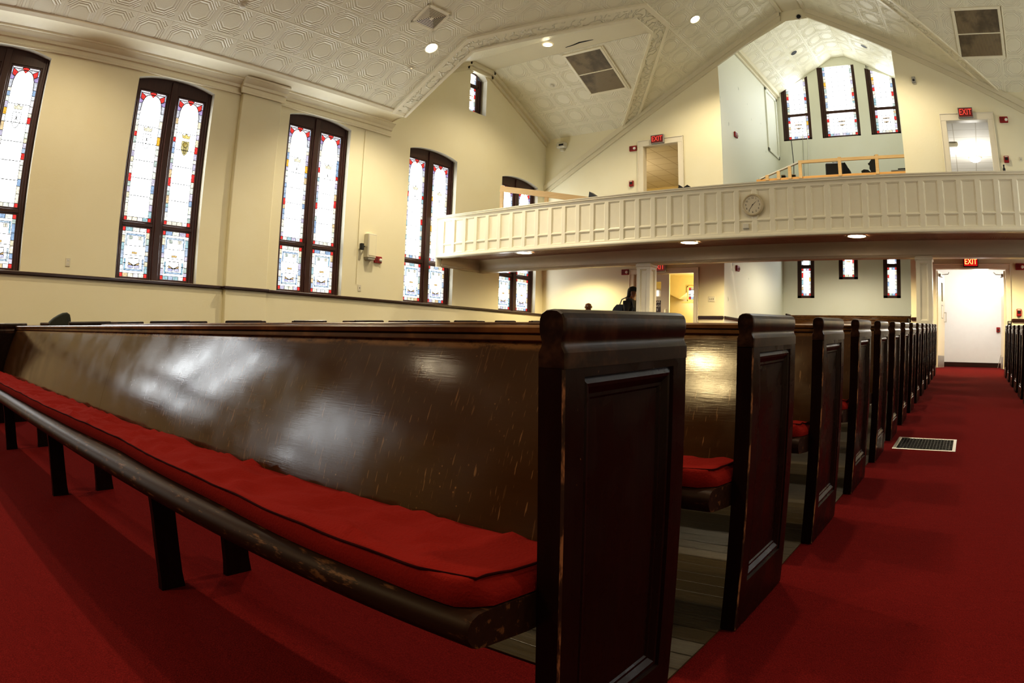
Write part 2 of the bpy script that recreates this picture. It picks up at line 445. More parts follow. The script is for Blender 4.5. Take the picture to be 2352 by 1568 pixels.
# ------------------------------------------------------------------ camera (15 mm fisheye on the camera stand-point)
cd = bpy.data.cameras.new('camera'); cam = bpy.data.objects.new('camera', cd); link(cam)
yaw, pitch, roll = 0.6633, 0.0071, 0.0286
Fv = Vector((-math.sin(yaw) * math.cos(pitch), math.cos(yaw) * math.cos(pitch), math.sin(pitch)))
R0 = Vector((math.cos(yaw), math.sin(yaw), 0)); U0 = R0.cross(Fv)
Rv = R0 * math.cos(roll) + U0 * math.sin(roll); Uv = U0 * math.cos(roll) - R0 * math.sin(roll)
cam.matrix_world = basis((0, 0, ZC), Rv, Uv, -Fv)
cd.type = 'PANO'
cd.sensor_fit = 'HORIZONTAL'; cd.sensor_width = 36.0; cd.sensor_height = 24.0
for holder in (cd, getattr(cd, 'cycles', None)):
    try:
        holder.panorama_type = 'FISHEYE_EQUISOLID'; holder.fisheye_lens = 1600.3 / 2352 * 36.0; holder.fisheye_fov = PI
    except Exception: pass
cd.clip_start = 0.02; cd.clip_end = 200
scene.camera = cam

# ------------------------------------------------------------------ shell: walls, floor, ceilings
WIN_Y = [0.45 + 3.19 * k for k in range(5)]          # near edges of the five windows in view
WIN_W, SILL, SPRING, RISE = 1.52, 1.76, 5.12, 0.105
REC = 0.125
def arch_pts(w, z0, z1, rise, n=14, square=0.0):
    """outline of an opening, counter-clockwise from the lower left; flat segmental head"""
    pts = [(0, z0), (w, z0), (w, z1)]
    for i in range(1, n):
        t = i / n; pts.append((w * (1 - t), z1 + rise * (1 - abs(2 * t - 1) ** 2.4)))
    pts.append((0, z1)); return pts
def wall_with(name, outer, openings, fn, depth, mats, label=None):
    """wall face with openings; every opening outline gets a reveal of the given depth (fn(a, b, d))"""
    mb = MB(); tess(mb, outer, openings, lambda a, b: fn(a, b, 0))
    for lp, dp in zip(openings, depth):
        if not dp: continue
        for i in range(len(lp)):
            p, q = lp[i], lp[(i + 1) % len(lp)]
            mb.face([fn(*p, 0), fn(*q, 0), fn(*q, dp), fn(*p, dp)], 1)
    o = mb.build(name, mats); o['kind'] = 'structure'
    if label: o['label'] = label
    return o
def side_openings(mirror):
    ops = []
    for y0 in [0.10 - 3.19 * 2, 0.10 - 3.19] + WIN_Y:
        ops.append([(a + y0, z) for a, z in arch_pts(WIN_W, SILL, SPRING, RISE)])
    ops.append([(a + 11.87, z) for a, z in arch_pts(0.62, 6.52, 7.48, 0.17, 10)])
    return ops
ops = side_openings(False)
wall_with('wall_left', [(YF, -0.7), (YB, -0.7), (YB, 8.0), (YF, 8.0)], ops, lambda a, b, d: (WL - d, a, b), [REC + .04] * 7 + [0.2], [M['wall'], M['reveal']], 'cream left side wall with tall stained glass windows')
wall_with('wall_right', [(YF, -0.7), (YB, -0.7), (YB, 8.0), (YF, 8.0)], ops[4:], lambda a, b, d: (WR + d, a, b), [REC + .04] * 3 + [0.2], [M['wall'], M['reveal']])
AX0, AX1, AY = -5.65, -1.25, 20.2
alc = [(AX0, 0.4), (AX1, 0.4), (AX1, 7.90), (-3.18, 8.79), (-3.76, 8.79), (AX0, 7.90)]
d_ul = [(-7.77, 3.9), (-6.81, 3.9), (-6.81, 5.95), (-7.77, 5.95)]
d_ur = [(-0.17, 3.9), (0.82, 3.9), (0.82, 5.92), (-0.17, 5.92)]
d_ll = [(-8.02, 0.64), (-6.42, 0.64), (-6.42, 2.71), (-8.02, 2.71)]
d_lr = [(-0.67, 0.64), (0.93, 0.64), (0.93, 2.71), (-0.67, 2.71)]
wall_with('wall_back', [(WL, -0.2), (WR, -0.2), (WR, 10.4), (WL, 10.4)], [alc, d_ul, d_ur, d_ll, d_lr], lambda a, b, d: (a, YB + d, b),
          [0, 0.16, 0.16, 0.12, 0.12], [M['wall'], M['door_white']], 'cream gabled back wall behind the gallery')
wall_with('wall_front', [(WL, -0.7), (WR, -0.7), (WR, 10.4), (WL, 10.4)], [], lambda a, b, d: (a, YF - d, b), [], [M['dark_trim'], M['reveal']])

mb = MB(); mb.face([T(WL, -10.2, 0), T(WR, -10.2, 0), T(WR, 15.04, 0), T(WL, 15.04, 0)])
struct(mb, 'floor', M['carpet'], label='raked floor covered in deep red carpet')
for i, (u0, u1) in enumerate(((-6.56, -0.617), (WL + .01, -8.0), (0.83, WR - .01))):
    mb = MB(); mb.box(u0, u1, 1.305 if i < 2 else 7.85, 13.2, 0.0005, 0.006); mb.v = [T(*p) for p in mb.v]
    struct(mb, ('floor_center', 'floor_left', 'floor_right')[i], M['floor_wood'], label='worn bare floor boards under the pews')

# nave ceiling: two slopes and a narrow flat; each slope is cut by a cross gable
K1 = 0.56
def nz(x): return 5.22 + K1 * (x - WL) if x < XC else 5.22 + K1 * (WR - x)
SL = math.sqrt(1 + K1 * K1)
XA, XB = -3.9, -3.24
mb = MB()
CX = WL + .62
outl = [(CX, -10), (XA, -10), (XA, YB), (-8.4, YB), (-6.23, 12.56), (-6.23, 11.8), (-8.4, 9.3), (CX, 9.3)]
tess(mb, outl, [], lambda x, y: (x, y, nz(x)), 0, lambda x, y: (y + 0.095, (x - WL) * SL + 0.10))
outr = [(2 * XC - x, y) for x, y in outl]
tess(mb, outr, [], lambda x, y: (x, y, 5.22 + K1 * (WR - x)), 0, lambda x, y: (y + 0.095, (WR - x) * SL + 0.10))
zr = nz(XA)
mb.face([(XA, -10, zr), (XB, -10, zr), (XB, YB, zr), (XA, YB, zr)], 1, None, [(0, 0)] * 4)
struct(mb, 'ceiling', [M['tin'], M['plain_ceiling']], label='sloped cream pressed tin ceiling of the nave')
def dormer(side, name):
    sx = (lambda x: x) if side < 0 else (lambda x: 2 * XC - x)
    mb = MB()
    def q(pts, mi=0):
        mb.face([(sx(x), y, z) for x, y, z in pts], mi, None, [((x - WL) + .2, y * 1.114) for x, y, z in pts])
    q([(WL, YB, 6.55), (-8.4, YB, 6.55), (-6.23, 12.56, 7.77), (WL, 12.56, 7.78)])
    q([(WL, 9.3, 6.55), (-8.4, 9.3, 6.55), (-6.23, 11.8, 7.77), (WL, 11.8, 7.78)])
    q([(WL, 11.8, 7.78), (-6.23, 11.8, 7.775), (-6.23, 12.56, 7.775), (WL, 12.56, 7.78)], 1)
    q([(WL, 9.3, 5.46), (WL, 9.3, 6.55), (-8.4, 9.3, 6.55), (CX, 9.3, nz(CX))], 1)
    return struct(mb, name, [M['tin'], M['plain_ceiling']], label='pressed tin ceiling of the cross gable')
dormer(-1, 'ceiling_left_gable'); dormer(1, 'ceiling_right_gable')
# scrolled border round each gable opening, ridge beads, raking bands
def ring_strip(mb, inner, outer, fz_, t=0.03):
    n = len(inner)
    for i in range(n - 1):
        a, b, c, d = inner[i], inner[i + 1], outer[i + 1], outer[i]
        lo = [(p[0], p[1], fz_(p[0]) - t) for p in (a, b, c, d)]; hi = [(p[0], p[1], fz_(p[0]) + .02) for p in (a, b, c, d)]
        mb.raw(lo + hi, [(0, 1, 2, 3), (0, 1, 5, 4), (2, 3, 7, 6)])
for side in (-1, 1):
    sx = (lambda x: x) if side < 0 else (lambda x: 2 * XC - x)
    inn = [(-10.2, 9.3), (-8.4, 9.3), (-6.23, 11.8), (-6.23, 12.56), (-8.4, YB)]
    out = [(-10.2, 8.9), (-8.23, 8.9), (-5.83, 11.63), (-5.83, 12.72), (-7.86, YB)]
    mid1 = [(-10.2, 9.24), (-8.37, 9.24), (-6.17, 11.77), (-6.17, 12.58), (-8.32, YB)]
    mid2 = [(-10.2, 8.98), (-8.26, 8.98), (-5.91, 11.67), (-5.91, 12.69), (-7.95, YB)]
    f = lambda L: [(sx(x), y) for x, y in L]
    mb = MB(); ring_strip(mb, f(mid1), f(mid2), nz, 0.02)
    n0 = len(mb.f); ring_strip(mb, f(inn), f(mid1), nz, 0.05); ring_strip(mb, f(mid2), f(out), nz, 0.05)
    mb.mi = [0] * n0 + [1] * (len(mb.f) - n0)
    struct(mb, 'trim_1' if side < 0 else 'trim_2', [M['scroll'], M['white']], label='scrolled plaster border round the gable opening')
mb = MB()
for x in (XA, XB):
    mb.box(x - .06, x + .06, -10, YB, nz(x) - .04, nz(x) + .03, .02)
struct(mb, 'trim_3', M['plain_ceiling'])
mb = MB()    # raking crown where the nave slopes meet the back wall
for s in (-1, 1):
    sx = (lambda x: x) if s < 0 else (lambda x: 2 * XC - x)
    for dz0, dz1, dy in ((-0.24, 0.02, 0.03), (-0.13, 0.02, 0.075), (-.26, -.22, .05)):
        V = []
        for x in (WL, XA):
            for dz in (dz0, dz1):
                for y in (YB + .01, YB - dy): V.append((sx(x), y, nz(x) + dz))
        mb.raw(V, [(0, 1, 3, 2), (4, 5, 7, 6), (0, 1, 5, 4), (2, 3, 7, 6), (1, 3, 7, 5), (0, 2, 6, 4)])
struct(mb, 'trim_4', M['plain_ceiling'], label='raking crown moulding on the back wall')
mb = MB()    # raking crown of the left and right gable walls
for s in (-1, 1):
    wx = WL if s < 0 else WR
    for w, d in ((.20, .05), (.10, .13)):
        for (y0, z0), (y1, z1) in (((12.6, 7.76), (YB, 6.55)), ((11.76, 7.76), (9.3, 6.55)), ((11.7, 7.78), (12.66, 7.78))):
            V = []
            for y, z in ((y0, z0), (y1, z1)):
                for dz in (-w, .01):
                    for x in (wx, wx - s * d): V.append((x, y, z + dz))
            mb.raw(V, [(0, 1, 3, 2), (4, 5, 7, 6), (0, 1, 5, 4), (2, 3, 7, 6), (1, 3, 7, 5), (0, 2, 6, 4)])
struct(mb, 'trim_5', M['plain_ceiling'], label='raking crown moulding of the gable walls')
# cornice, cove and pilasters of the side walls
cprof = [(0, 5.22), (.03, 5.22), (.035, 5.26), (.02, 5.27), (.02, 5.34), (.05, 5.35), (.06, 5.40), (.12, 5.44), (.135, 5.47), (.16, 5.475), (.16, 5.505), (0, 5.505)]
cove = [(.12, 5.49), (.22, 5.525), (.34, 5.545), (.46, 5.54), (.58, 5.515), (.60, 5.53), (.64, 5.555), (.64, 5.64), (.12, 5.56)]
for s, nm in ((-1, 'trim_6'), (1, 'trim_7')):
    wx = WL if s < 0 else WR
    mb = MB()
    fn = lambda t, p, q: (wx - s * p, t, q)
    mb.prism(cprof, fn, YF, 9.42); mb.prism(cove, fn, YF, 9.3)
    for y0, y1 in ((5.69, 6.57), (-.69, .19)):
        mb.prism([(p + .11, q + .012) for p, q in cprof[:-1]] + [(.0, 5.505)], fn, y0 - .05, y1 + .05)
    struct(mb, nm, M['white'], 30, label='moulded cornice under the sloped ceiling')
    mb = MB()
    for y0, y1 in ((5.70, 6.56), (-.68, .18)):
        mb.box(wx, wx - s * .10, y0, y1, -.2, 5.24, .01)
    struct(mb, 'wall_pilaster' if s < 0 else 'wall_pilaster_right', M['wall'], label='shallow pilaster between the second and third windows in view' if s < 0 else None)
    mb = MB(); segs = []
    y = YF
    for y0, y1 in ((-.68, .18), (5.70, 6.56), (YB, YB)):
        mb.box(wx, wx - s * .045, y, y0 - .0, 1.700, 1.755, .012)
        if y1 > y0: mb.box(wx, wx - s * .145, y0 - .045, y1 + .045, 1.700, 1.755, .012)
        y = y1
    struct(mb, 'trim_8' if s < 0 else 'trim_9', M['dark_trim'], label='dark varnished chair rail under the windows')
mb = MB()
for x0, x1 in ((WL, -8.2), (-6.29, AX0), (AX1, -.8), (1.06, WR)):
    mb.box(x0, x1, YB, YB - .04, 1.635, 1.70, .012)
mb.box(AX0, AX0 + .04, YB, AY, 1.635, 1.70, .012); mb.box(AX0, AX1, AY - .04, AY, 1.78, 1.86, .012)
struct(mb, 'trim_10', M['dark_trim'], label='dark chair rail of the back wall and recess')
mb = MB()
for x0, x1 in ((-6.29, AX0), (1.06, WR)): mb.box(x0, x1, YB, YB - .02, 1.40, 1.46, .006)
mb.box(AX0, AX0 + .02, YB, AY, 1.40, 1.46, .006)
struct(mb, 'trim_11', M['wall'])

# recess (organ loft) behind the back wall
lw = [(-5.19, -4.66, 2.52, 4.1), (-3.89, -3.30, 3.06, 4.1), (-2.52, -1.99, 2.52, 4.1)]
uw = [(-5.48, -4.55, 7.345, (8.98, 9.44)), (-4.21, -2.98, 7.345, (9.68, 9.68)), (-2.64, -1.70, 7.345, (9.52, 9.1))]
hol = [[(x0, z0), (x1, z0), (x1, z1), (x0, z1)] for x0, x1, z0, z1 in lw] + [[(x0, z0), (x1, z0), (x1, t[1]), (x0, t[0])] for x0, x1, z0, t in uw]
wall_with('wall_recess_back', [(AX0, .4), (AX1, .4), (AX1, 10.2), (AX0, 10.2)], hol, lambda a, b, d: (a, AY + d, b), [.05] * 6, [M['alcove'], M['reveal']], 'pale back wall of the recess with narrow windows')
for x, nm in ((AX0, 'wall_recess_left'), (AX1, 'wall_recess_right')):
    mb = MB(); mb.face([(x, YB, .3), (x, AY, .3), (x, AY, 9.4), (x, YB, 9.4)]); struct(mb, nm, M['patched'])
mb = MB()
ap = [(AX0, 8.87), (-3.66, 9.97), (-3.22, 9.97), (AX1, 8.87)]
for (xa, za), (xb, zb) in zip(ap, ap[1:]):
    L = math.hypot(xb - xa, zb - za); u0 = 0.1
    mb.face([(xa, YB, za), (xb, YB, zb), (xb, AY, zb), (xa, AY, za)], 0, None, [(YB, u0), (YB, u0 + L), (AY, u0 + L), (AY, u0)])
struct(mb, 'ceiling_recess', M['tin'], label='pressed tin ceiling of the recess')
mb = MB()
for k, (w, d) in enumerate(((.17, .06), (.09, .14))):
    mb.box(AX0, AX0 + d, YB, AY, 8.90 - w, 8.95, .01); mb.box(AX1 - d, AX1, YB, AY, 8.90 - w, 8.95, .01)
struct(mb, 'trim_12', M['plain_ceiling'], label='crown moulding of the recess')
mb = MB(); x = AX0   # blind panelled frame on the recess side wall
for y0, y1, z0, z1 in ((18.95, 19.05, 6.72, 8.72), (20.0, 20.1, 6.72, 8.72), (18.95, 20.1, 6.72, 6.82), (18.95, 20.1, 8.62, 8.72)):
    mb.box(x, x + .04, y0, y1, z0, z1, .01)
struct(mb, 'trim_13', M['alcove'], label='raised blind panel on the recess side wall')
mb = MB(); mb.box(AX0, AX1, YB, 17.5, .3, .80); mb.box(AX0, AX1, 17.5, 18.75, .3, .96); mb.box(AX0, AX1, 18.75, AY, .3, 1.12)
struct(mb, 'floor_recess', M['carpet'])
mb = MB(); mb.box(AX0, AX1, 16.30, AY, 4.35, 5.07); mb.box(AX0, AX1, YB + .02, 16.30, 4.0, 4.3)
struct(mb, 'floor_loft', M['floor_wood'])

# ------------------------------------------------------------------ gallery
bal = thing('gallery', 'long white panelled gallery balcony across the back of the church', 'balcony', (XC, 10.95, 2.8))
BY = 10.95
mb = MB()
nx = 44; pitch = 0.32; x_first = -3.55 - pitch * 23
rows = ((3.075, 3.585), (2.865, 3.055))
def panel_rings(mb, x0, x1, z0, z1, y):
    R = [(0, 0), (.004, .012), (.016, .016), (.022, .026), (.024, .026)]
    prev = None
    for ins, dp in R:
        cur = [(x0 + ins, y + dp, z0 + ins), (x1 - ins, y + dp, z0 + ins), (x1 - ins, y + dp, z1 - ins), (x0 + ins, y + dp, z1 - ins)]
        if prev:
            for i in range(4): mb.face([prev[i], prev[(i + 1) % 4], cur[(i + 1) % 4], cur[i]])
        prev = cur
    mb.face(prev)
zs = [2.80, 2.865, 3.055, 3.075, 3.585, 3.66]
xs = [WL + .003]
panels = []
k = 0
while True:
    a = x_first + k * pitch + .04; b = a + .24
    if b > WR - .02: break
    if a > WL + .05: panels.append((a, b))
    k += 1
mb = MB()
for z0, z1 in ((2.80, 2.865), (3.055, 3.075), (3.585, 3.665)):
    mb.face([(WL, BY, z0), (WR, BY, z0), (WR, BY, z1), (WL, BY, z1)])
for z0, z1 in rows:
    x = WL
    for a, b in panels:
        mb.face([(x, BY, z0), (a, BY, z0), (a, BY, z1), (x, BY, z1)]); panel_rings(mb, a, b, z0, z1, BY); x = b
    mb.face([(x, BY, z0), (WR, BY, z0), (WR, BY, z1), (x, BY, z1)])
mb.face([(WL, BY + .12, 2.8), (WR, BY + .12, 2.8), (WR, BY + .12, 3.665), (WL, BY + .12, 3.665)])
fas = mb.build('panelled_front', M['white'], bal)
mb = MB(); mb.prism([(-.045, 3.655), (-.045, 3.675), (-.06, 3.685), (-.06, 3.702), (.17, 3.702), (.17, 3.655)], lambda t, p, q: (t, BY + p, q), WL + .004, WR - .004)
mb.build('top_rail', M['white'], bal)
mb = MB(); mb.prism([(0, 2.835), (-.015, 2.83), (-.022, 2.815), (-.022, 2.79), (-.01, 2.775), (.12, 2.775), (.12, 2.835)], lambda t, p, q: (t, BY + p, q), WL + .004, WR - .004)
mb.build('base_moulding', M['white'], bal)
mb = MB(); mb.face([(WL, BY + .1, 2.82), (WR, BY + .1, 2.82), (WR, 12.45, 2.86), (WL, 12.45, 2.86)], 0, None, [(WL, 0), (WR, 0), (WR, 1.5), (WL, 1.5)])
mb.face([(WL, 12.6, 2.86), (WR, 12.6, 2.86), (WR, YB, 3.02), (WL, YB, 3.02)], 0, None, [(WL, 0), (WR, 0), (WR, 2.6), (WL, 2.6)])
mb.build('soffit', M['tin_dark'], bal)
mb = MB()
bp = [(-.22, 2.865), (-.20, 2.845), (-.12, 2.81), (-.06, 2.765), (-.03, 2.71), (-.03, 2.655), (-.055, 2.65), (-.055, 2.625), (-.03, 2.62), (-.02, 2.60), (0, 2.585), (.2, 2.585), (.2, 2.865)]
mb.prism(bp, lambda t, p, q: (t, 12.40 + p, q), WL, WR)
mb.prism(bp[:-2] + [(.0, 2.865)], lambda t, p, q: (WL + .06 - p * .7, t, q), BY + .12, 12.40)
mb.build('support_beam', M['beam'], bal, 35)
mb = MB(); mb.face([(WL, BY + .12, 2.95), (WR, BY + .12, 2.95), (WR, YB, 3.95), (WL, YB, 3.95)]); mb.build('raked_deck', M['floor_wood'], bal)
mb = MB(); mb.box(WL, WL + .05, BY + .0, BY + .17, 2.58, 2.80, .01); mb.build('end_bracket', M['white'], bal)

def column(x, label):
    zb = fz(12.4)
    o = thing('column', label, 'column', (x, 12.47, zb), group='square columns carrying the gallery')
    mb = MB(); h = .15
    for sx_, sy_ in ((0, -1), (1, 0), (0, 1), (-1, 0)):
        # each face: a frame with two recessed panels
        def fn(a, d, z): 
            return (x + a, 12.47 - h + d, z) if sy_ == -1 else ((x + h - d, 12.47 + a, z) if sx_ == 1 else ((x - a, 12.47 + h - d, z) if sy_ == 1 else (x - h + d, 12.47 - a, z)))
        ops_ = [(-.075, .075, zb + .25, zb + .85), (-.075, .075, zb + .95, 2.48)]
        tess(mb, [(-h, zb), (h, zb), (h, 2.60), (-h, 2.60)], [[(a0, z0), (a1, z0), (a1, z1), (a0, z1)] for a0, a1, z0, z1 in ops_], lambda a, z: fn(a, 0, z))
        for a0, a1, z0, z1 in ops_:
            prev = None
            for ins, dp in ((0, 0), (.006, .012), (.02, .016), (.026, .026)):
                cur = [fn(a0 + ins, dp, z0 + ins), fn(a1 - ins, dp, z0 + ins), fn(a1 - ins, dp, z1 - ins), fn(a0 + ins, dp, z1 - ins)]
                if prev:
                    for i in range(4): mb.face([prev[i], prev[(i + 1) % 4], cur[(i + 1) % 4], cur[i]])
                prev = cur
            mb.face(prev)
    mb.build('shaft', M['white'], o)
    mb = MB(); mb.box(x - .17, x + .17, 12.30, 12.64, 2.53, 2.588, .012); mb.build('capital', M['white'], o)
    return o
column(-6.36, 'white panelled square column under the gallery, beside the person in the black cap')
column(-0.775, 'white panelled square column under the gallery, beside the bright doorway')

# ------------------------------------------------------------------ stained glass windows
PALE = [(.95, .95, .86), (.86, .92, .95), (1.0, .93, .75), (.90, .95, .82), (.97, .95, .95)]
TINT = [(.50, .60, .74), (.36, .50, .70), (.42, .62, .66), (.80, .62, .36), (.72, .68, .80), (.55, .66, .60), (.86, .80, .58), (.62, .58, .72), (.90, .86, .72)]
RED = (.80, .07, .06); BLUE = (.16, .25, .62); AMBER = (.95, .55, .08); GOLD = (.40, .28, .03)
def rect(a0, a1, b0, b1): return [(a0, b0), (a1, b0), (a1, b1), (a0, b1)]
class Glass:
    def __init__(s, w, h, rnd): s.w, s.h, s.r, s.p, s.l = w, h, rnd, [], []
    def add(s, poly, col, lead=True):
        s.p.append((poly, col))
        if lead:
            for i in range(len(poly)): s.l.append((poly[i], poly[(i + 1) % len(poly)], .0085))
    def line(s, a, b, w=.0078): s.l.append((a, b, w * 1.65))
    def pick(s): return s.r.choice(PALE) if s.r.random() < .42 else s.r.choice(TINT)
    def side(s, a0, a1, b0, b1, reds=()):
        b = b0
        while b < b1 - .01:
            e = min(b1, b + s.r.uniform(.065, .15))
            if b1 - e < .04: e = b1
            c = s.pick()
            for r in reds:
                if b <= r < e and s.r.random() < .8: c = RED if s.r.random() < .75 else AMBER
            s.add(rect(a0, a1, b, e), c); b = e
    def row(s, a0, a1, b0, b1, n):
        for i in range(n):
            s.add(rect(a0 + (a1 - a0) * i / n, a0 + (a1 - a0) * (i + 1) / n, b0, b1), s.pick())
    def corners(s, b, top=True, bot=True):
        for a0 in (0, s.w - b):
            if bot: s.add(rect(a0, a0 + b, 0, b * 1.1), RED)
            if top: s.add(rect(a0, a0 + b, s.h - b * 1.1, s.h), RED)
def glass_upper(w, h, seed, strong):
    g = Glass(w, h, random.Random(seed)); b = .062
    ht = h - .36
    reds = [.02, .72, 1.45]
    g.side(0, b, b * 1.1, ht, reds[1:]); g.side(w - b, w, b * 1.1, ht, [.80, 1.38])
    g.corners(b, top=False); g.row(b, w - b, 0, b * 1.1, 4)
    def arc(t): # left half of a cusped gothic head
        return (b + (w / 2 - b) * (1 - math.cos(t * PI / 2) ** .75), ht + (h - .05 - ht) * math.sin(t * PI / 2) ** .85)
    A = [arc(i / 8) for i in range(9)]
    for mir in (False, True):
        m = (lambda p: (w - p[0], p[1])) if mir else (lambda p: p)
        g.add([m(p) for p in [(0, ht), A[0], A[1], A[2], (0, A[2][1])]], (.66, .68, .74))
        g.add([m(p) for p in [(0, A[2][1]), A[2], A[3], (.028, A[4][1]), (0, A[4][1])]], (.45, .36, .62))
        g.add([m(p) for p in [(.03, h - .035), (.03, A[4][1] - .02), A[3], A[4], A[5]]], RED)
        g.add([m(p) for p in [(.03, h - .035), A[5], A[6], A[7], (w * .36, h - .035)]], (.80, .78, .82))
        g.add([m(p) for p in [(0, h), (0, A[4][1]), (.028, A[4][1]), (.03, h - .033)]], (.55, .62, .74))
        g.add([m(p) for p in [(0, h), (.03, h - .033), (w * .38, h - .033), (w * .40, h)]], (.84, .82, .84))
        for p, q in zip(A, A[1:]): g.line(m(p), m(q), .010)
        in_ = [(p[0] + .045, p[1] - .05) for p in A[:7]]
        for p, q in zip(in_, in_[1:]): g.line(m(p), m(q), .0065)
    g.add([(w * .5, h), (w * .37, h - .012), (w * .40, h - .05), (w * .5, h - .10), (w * .60, h - .05), (w * .63, h - .012)], RED)
    # crown over a shield
    cx, cy = w / 2, h - .70; cc = (.86, .70, .25) if strong else (.93, .88, .66)
    g.add([(cx - .07, cy), (cx + .07, cy), (cx + .085, cy + .075), (cx + .045, cy + .045), (cx, cy + .085), (cx - .045, cy + .045), (cx - .085, cy + .075)], cc)
    sh = [(cx - .075, cy - .05), (cx + .075, cy - .05), (cx + .075, cy - .20), (cx + .04, cy - .275), (cx, cy - .31), (cx - .04, cy - .275), (cx - .075, cy - .20)]
    if strong:
        g.add(sh, (.62, .54, .25))
        g.add([(cx + .05 * math.cos(t * PI / 3), cy - .115 + .05 * math.sin(t * PI / 3)) for t in range(6)], GOLD)
        g.add(rect(cx - .016, cx + .016, cy - .27, cy - .16), GOLD)
    else:
        for p, q in zip(sh, sh[1:] + sh[:1]): g.line(p, q, .008)
        g.line((cx - .03, cy - .1), (cx + .03, cy - .18)); g.line((cx - .03, cy - .18), (cx + .03, cy - .1)); g.line((cx, cy - .08), (cx, cy - .24))
    for z in [.30 * k + .12 for k in range(1, int(ht / .30))]: g.line((b, z), (w - b, z), .0082)
    for x in (.36, .64): g.line((w * x, b), (w * x, ht - .75), .0050)
    return g
def glass_lower(w, h, seed):
    g = Glass(w, h, random.Random(seed)); b = .062
    g.side(0, b, b * 1.1, h - b * 1.1); g.side(w - b, w, b * 1.1, h - b * 1.1)
    g.corners(b); g.row(b, w - b, 0, b * 1.1, 4); g.row(b, w - b, h - b * 1.1, h, 3)
    blue = [(.45, .60, .78), (.38, .62, .76), (.55, .68, .80), (.62, .74, .80)]
    i0, i1 = b + .045, w - b - .045
    g.add(rect(i0, i1, h - .135, h - .105), g.r.choice(blue)); g.add(rect(i0, i1, .105, .135), g.r.choice(blue))
    for a in (b + .015, w - b - .045):
        g.add(rect(a, a + .03, h - .29, h - .105), g.r.choice(blue)); g.add(rect(a, a + .03, .105, .30), g.r.choice(blue))
    g.add(rect(i0 + .03, i0 + .10, h - .20, h - .145), (.62, .70, .62)); g.add(rect(i1 - .10, i1 - .03, h - .20, h - .145), (.90, .86, .70))
    cx = w / 2
    g.add(rect(cx - .05, cx + .05, h * .47, h * .47 + .032), (.80, .55, .22))
    g.line((b, h * .44), (w - b, h * .44)); g.line((b, h * .63), (w - b, h * .63)); g.line((b, h * .28), (i0 + .05, h * .28)); g.line((i1 - .05, h * .28), (w - b, h * .28))
    g.add(rect(cx - .11, cx - .01, .15, .20), (.55, .56, .80)); g.add(rect(cx + .01, cx + .11, .15, .20), (.66, .66, .84))
    sh = [(cx - .10, h * .38), (cx + .10, h * .38), (cx + .10, h * .30), (cx, h * .24), (cx - .10, h * .30)]
    for p, q in zip(sh, sh[1:] + sh[:1]): g.line(p, q, .009)
    g.add([(cx - .10, h * .30), (cx, h * .24), (cx + .10, h * .30), (cx + .10, h * .255), (cx, h * .23), (cx - .10, h * .255)], (.86, .60, .30))
    g.line((cx - .09, h * .66), (cx, h * .76), .005); g.line((cx, h * .76), (cx + .09, h * .66), .005)
    for x in (.33, .67): g.line((w * x, h * .63), (w * x, h - .135), .004)
    return g
def glass_border(w, h, seed, top=True, bot=True, emblem=False, grid=.12, slant=None, b=.06):
    g = Glass(w, h, random.Random(seed)); hl, hr = slant or (h, h)
    g.side(0, b, b if bot else 0, hl - (b if top else 0), [.55, .95]); g.side(w - b, w, b if bot else 0, hr - (b if top else 0), [.45, 1.0])
    g.corners(b, top, bot)
    if bot: g.row(b, w - b, 0, b * 1.1, max(2, int((w - 2 * b) / .1)))
    if top and not slant: g.row(b, w - b, h - b * 1.1, h, max(2, int((w - 2 * b) / .1)))
    z = grid
    while z < min(hl, hr) - .05: g.line((b, z), (w - b, z), .0095); z += grid
    n = max(1, round((w - 2 * b) / (grid * 1.2)))
    for i in range(1, n): g.line((b + (w - 2 * b) * i / n, b), (b + (w - 2 * b) * i / n, min(hl, hr) - b), .008)
    if emblem:
        cx, cz = w / 2, h * .5
        g.add(rect(cx - .11, cx + .11, cz + .09, cz + .115), (.90, .66, .42)); g.add([(cx - .09, cz), (cx + .09, cz), (cx + .05, cz - .04), (cx, cz - .055), (cx - .05, cz - .04)], (.95, .72, .45))
        for dx in (-.12, .12): g.line((cx + dx, cz - .06), (cx + dx, cz + .05), .006)
    return g
def glass_mesh(g, a0, z0, d, parent, slant=None, mat='glass_white'):
    hl, hr = slant or (g.h, g.h)
    mb = MB()
    mb.face([(a0, d, z0), (a0 + g.w, d, z0), (a0 + g.w, d, z0 + hr), (a0, d, z0 + hl)], 0)
    for poly, col in g.p: mb.face([(a0 + a, d - .004, z0 + b) for a, b in poly], 1, col)
    for (ax, az), (bx, bz), w in g.l:
        L = math.hypot(bx - ax, bz - az)
        if L < 1e-5: continue
        nx_, nz_ = -(bz - az) / L * w / 2, (bx - ax) / L * w / 2
        mb.face([(a0 + ax + nx_, d - .007, z0 + az + nz_), (a0 + ax - nx_, d - .007, z0 + az - nz_), (a0 + bx - nx_, d - .007, z0 + bz - nz_), (a0 + bx + nx_, d - .007, z0 + bz + nz_)], 2)
    return mb.build('stained_glass', [M[mat], M['glass_col'], M['lead']], parent, local=True)
def frame_boxes(mb, boxes, d0, d1, c=.008):
    for a0, a1, z0, z1 in boxes: mb.box(a0, a1, d0, d1, z0, z1, c)
def sash(mb, a0, a1, z0, z1, d):
    t = .022
    frame_boxes(mb, [(a0 - t, a0 + .004, z0 - t, z1 + t), (a1 - .004, a1 + t, z0 - t, z1 + t), (a0, a1, z0 - t, z0 + .004), (a0, a1, z1 - .004, z1 + t)], d, d + .05, .006)
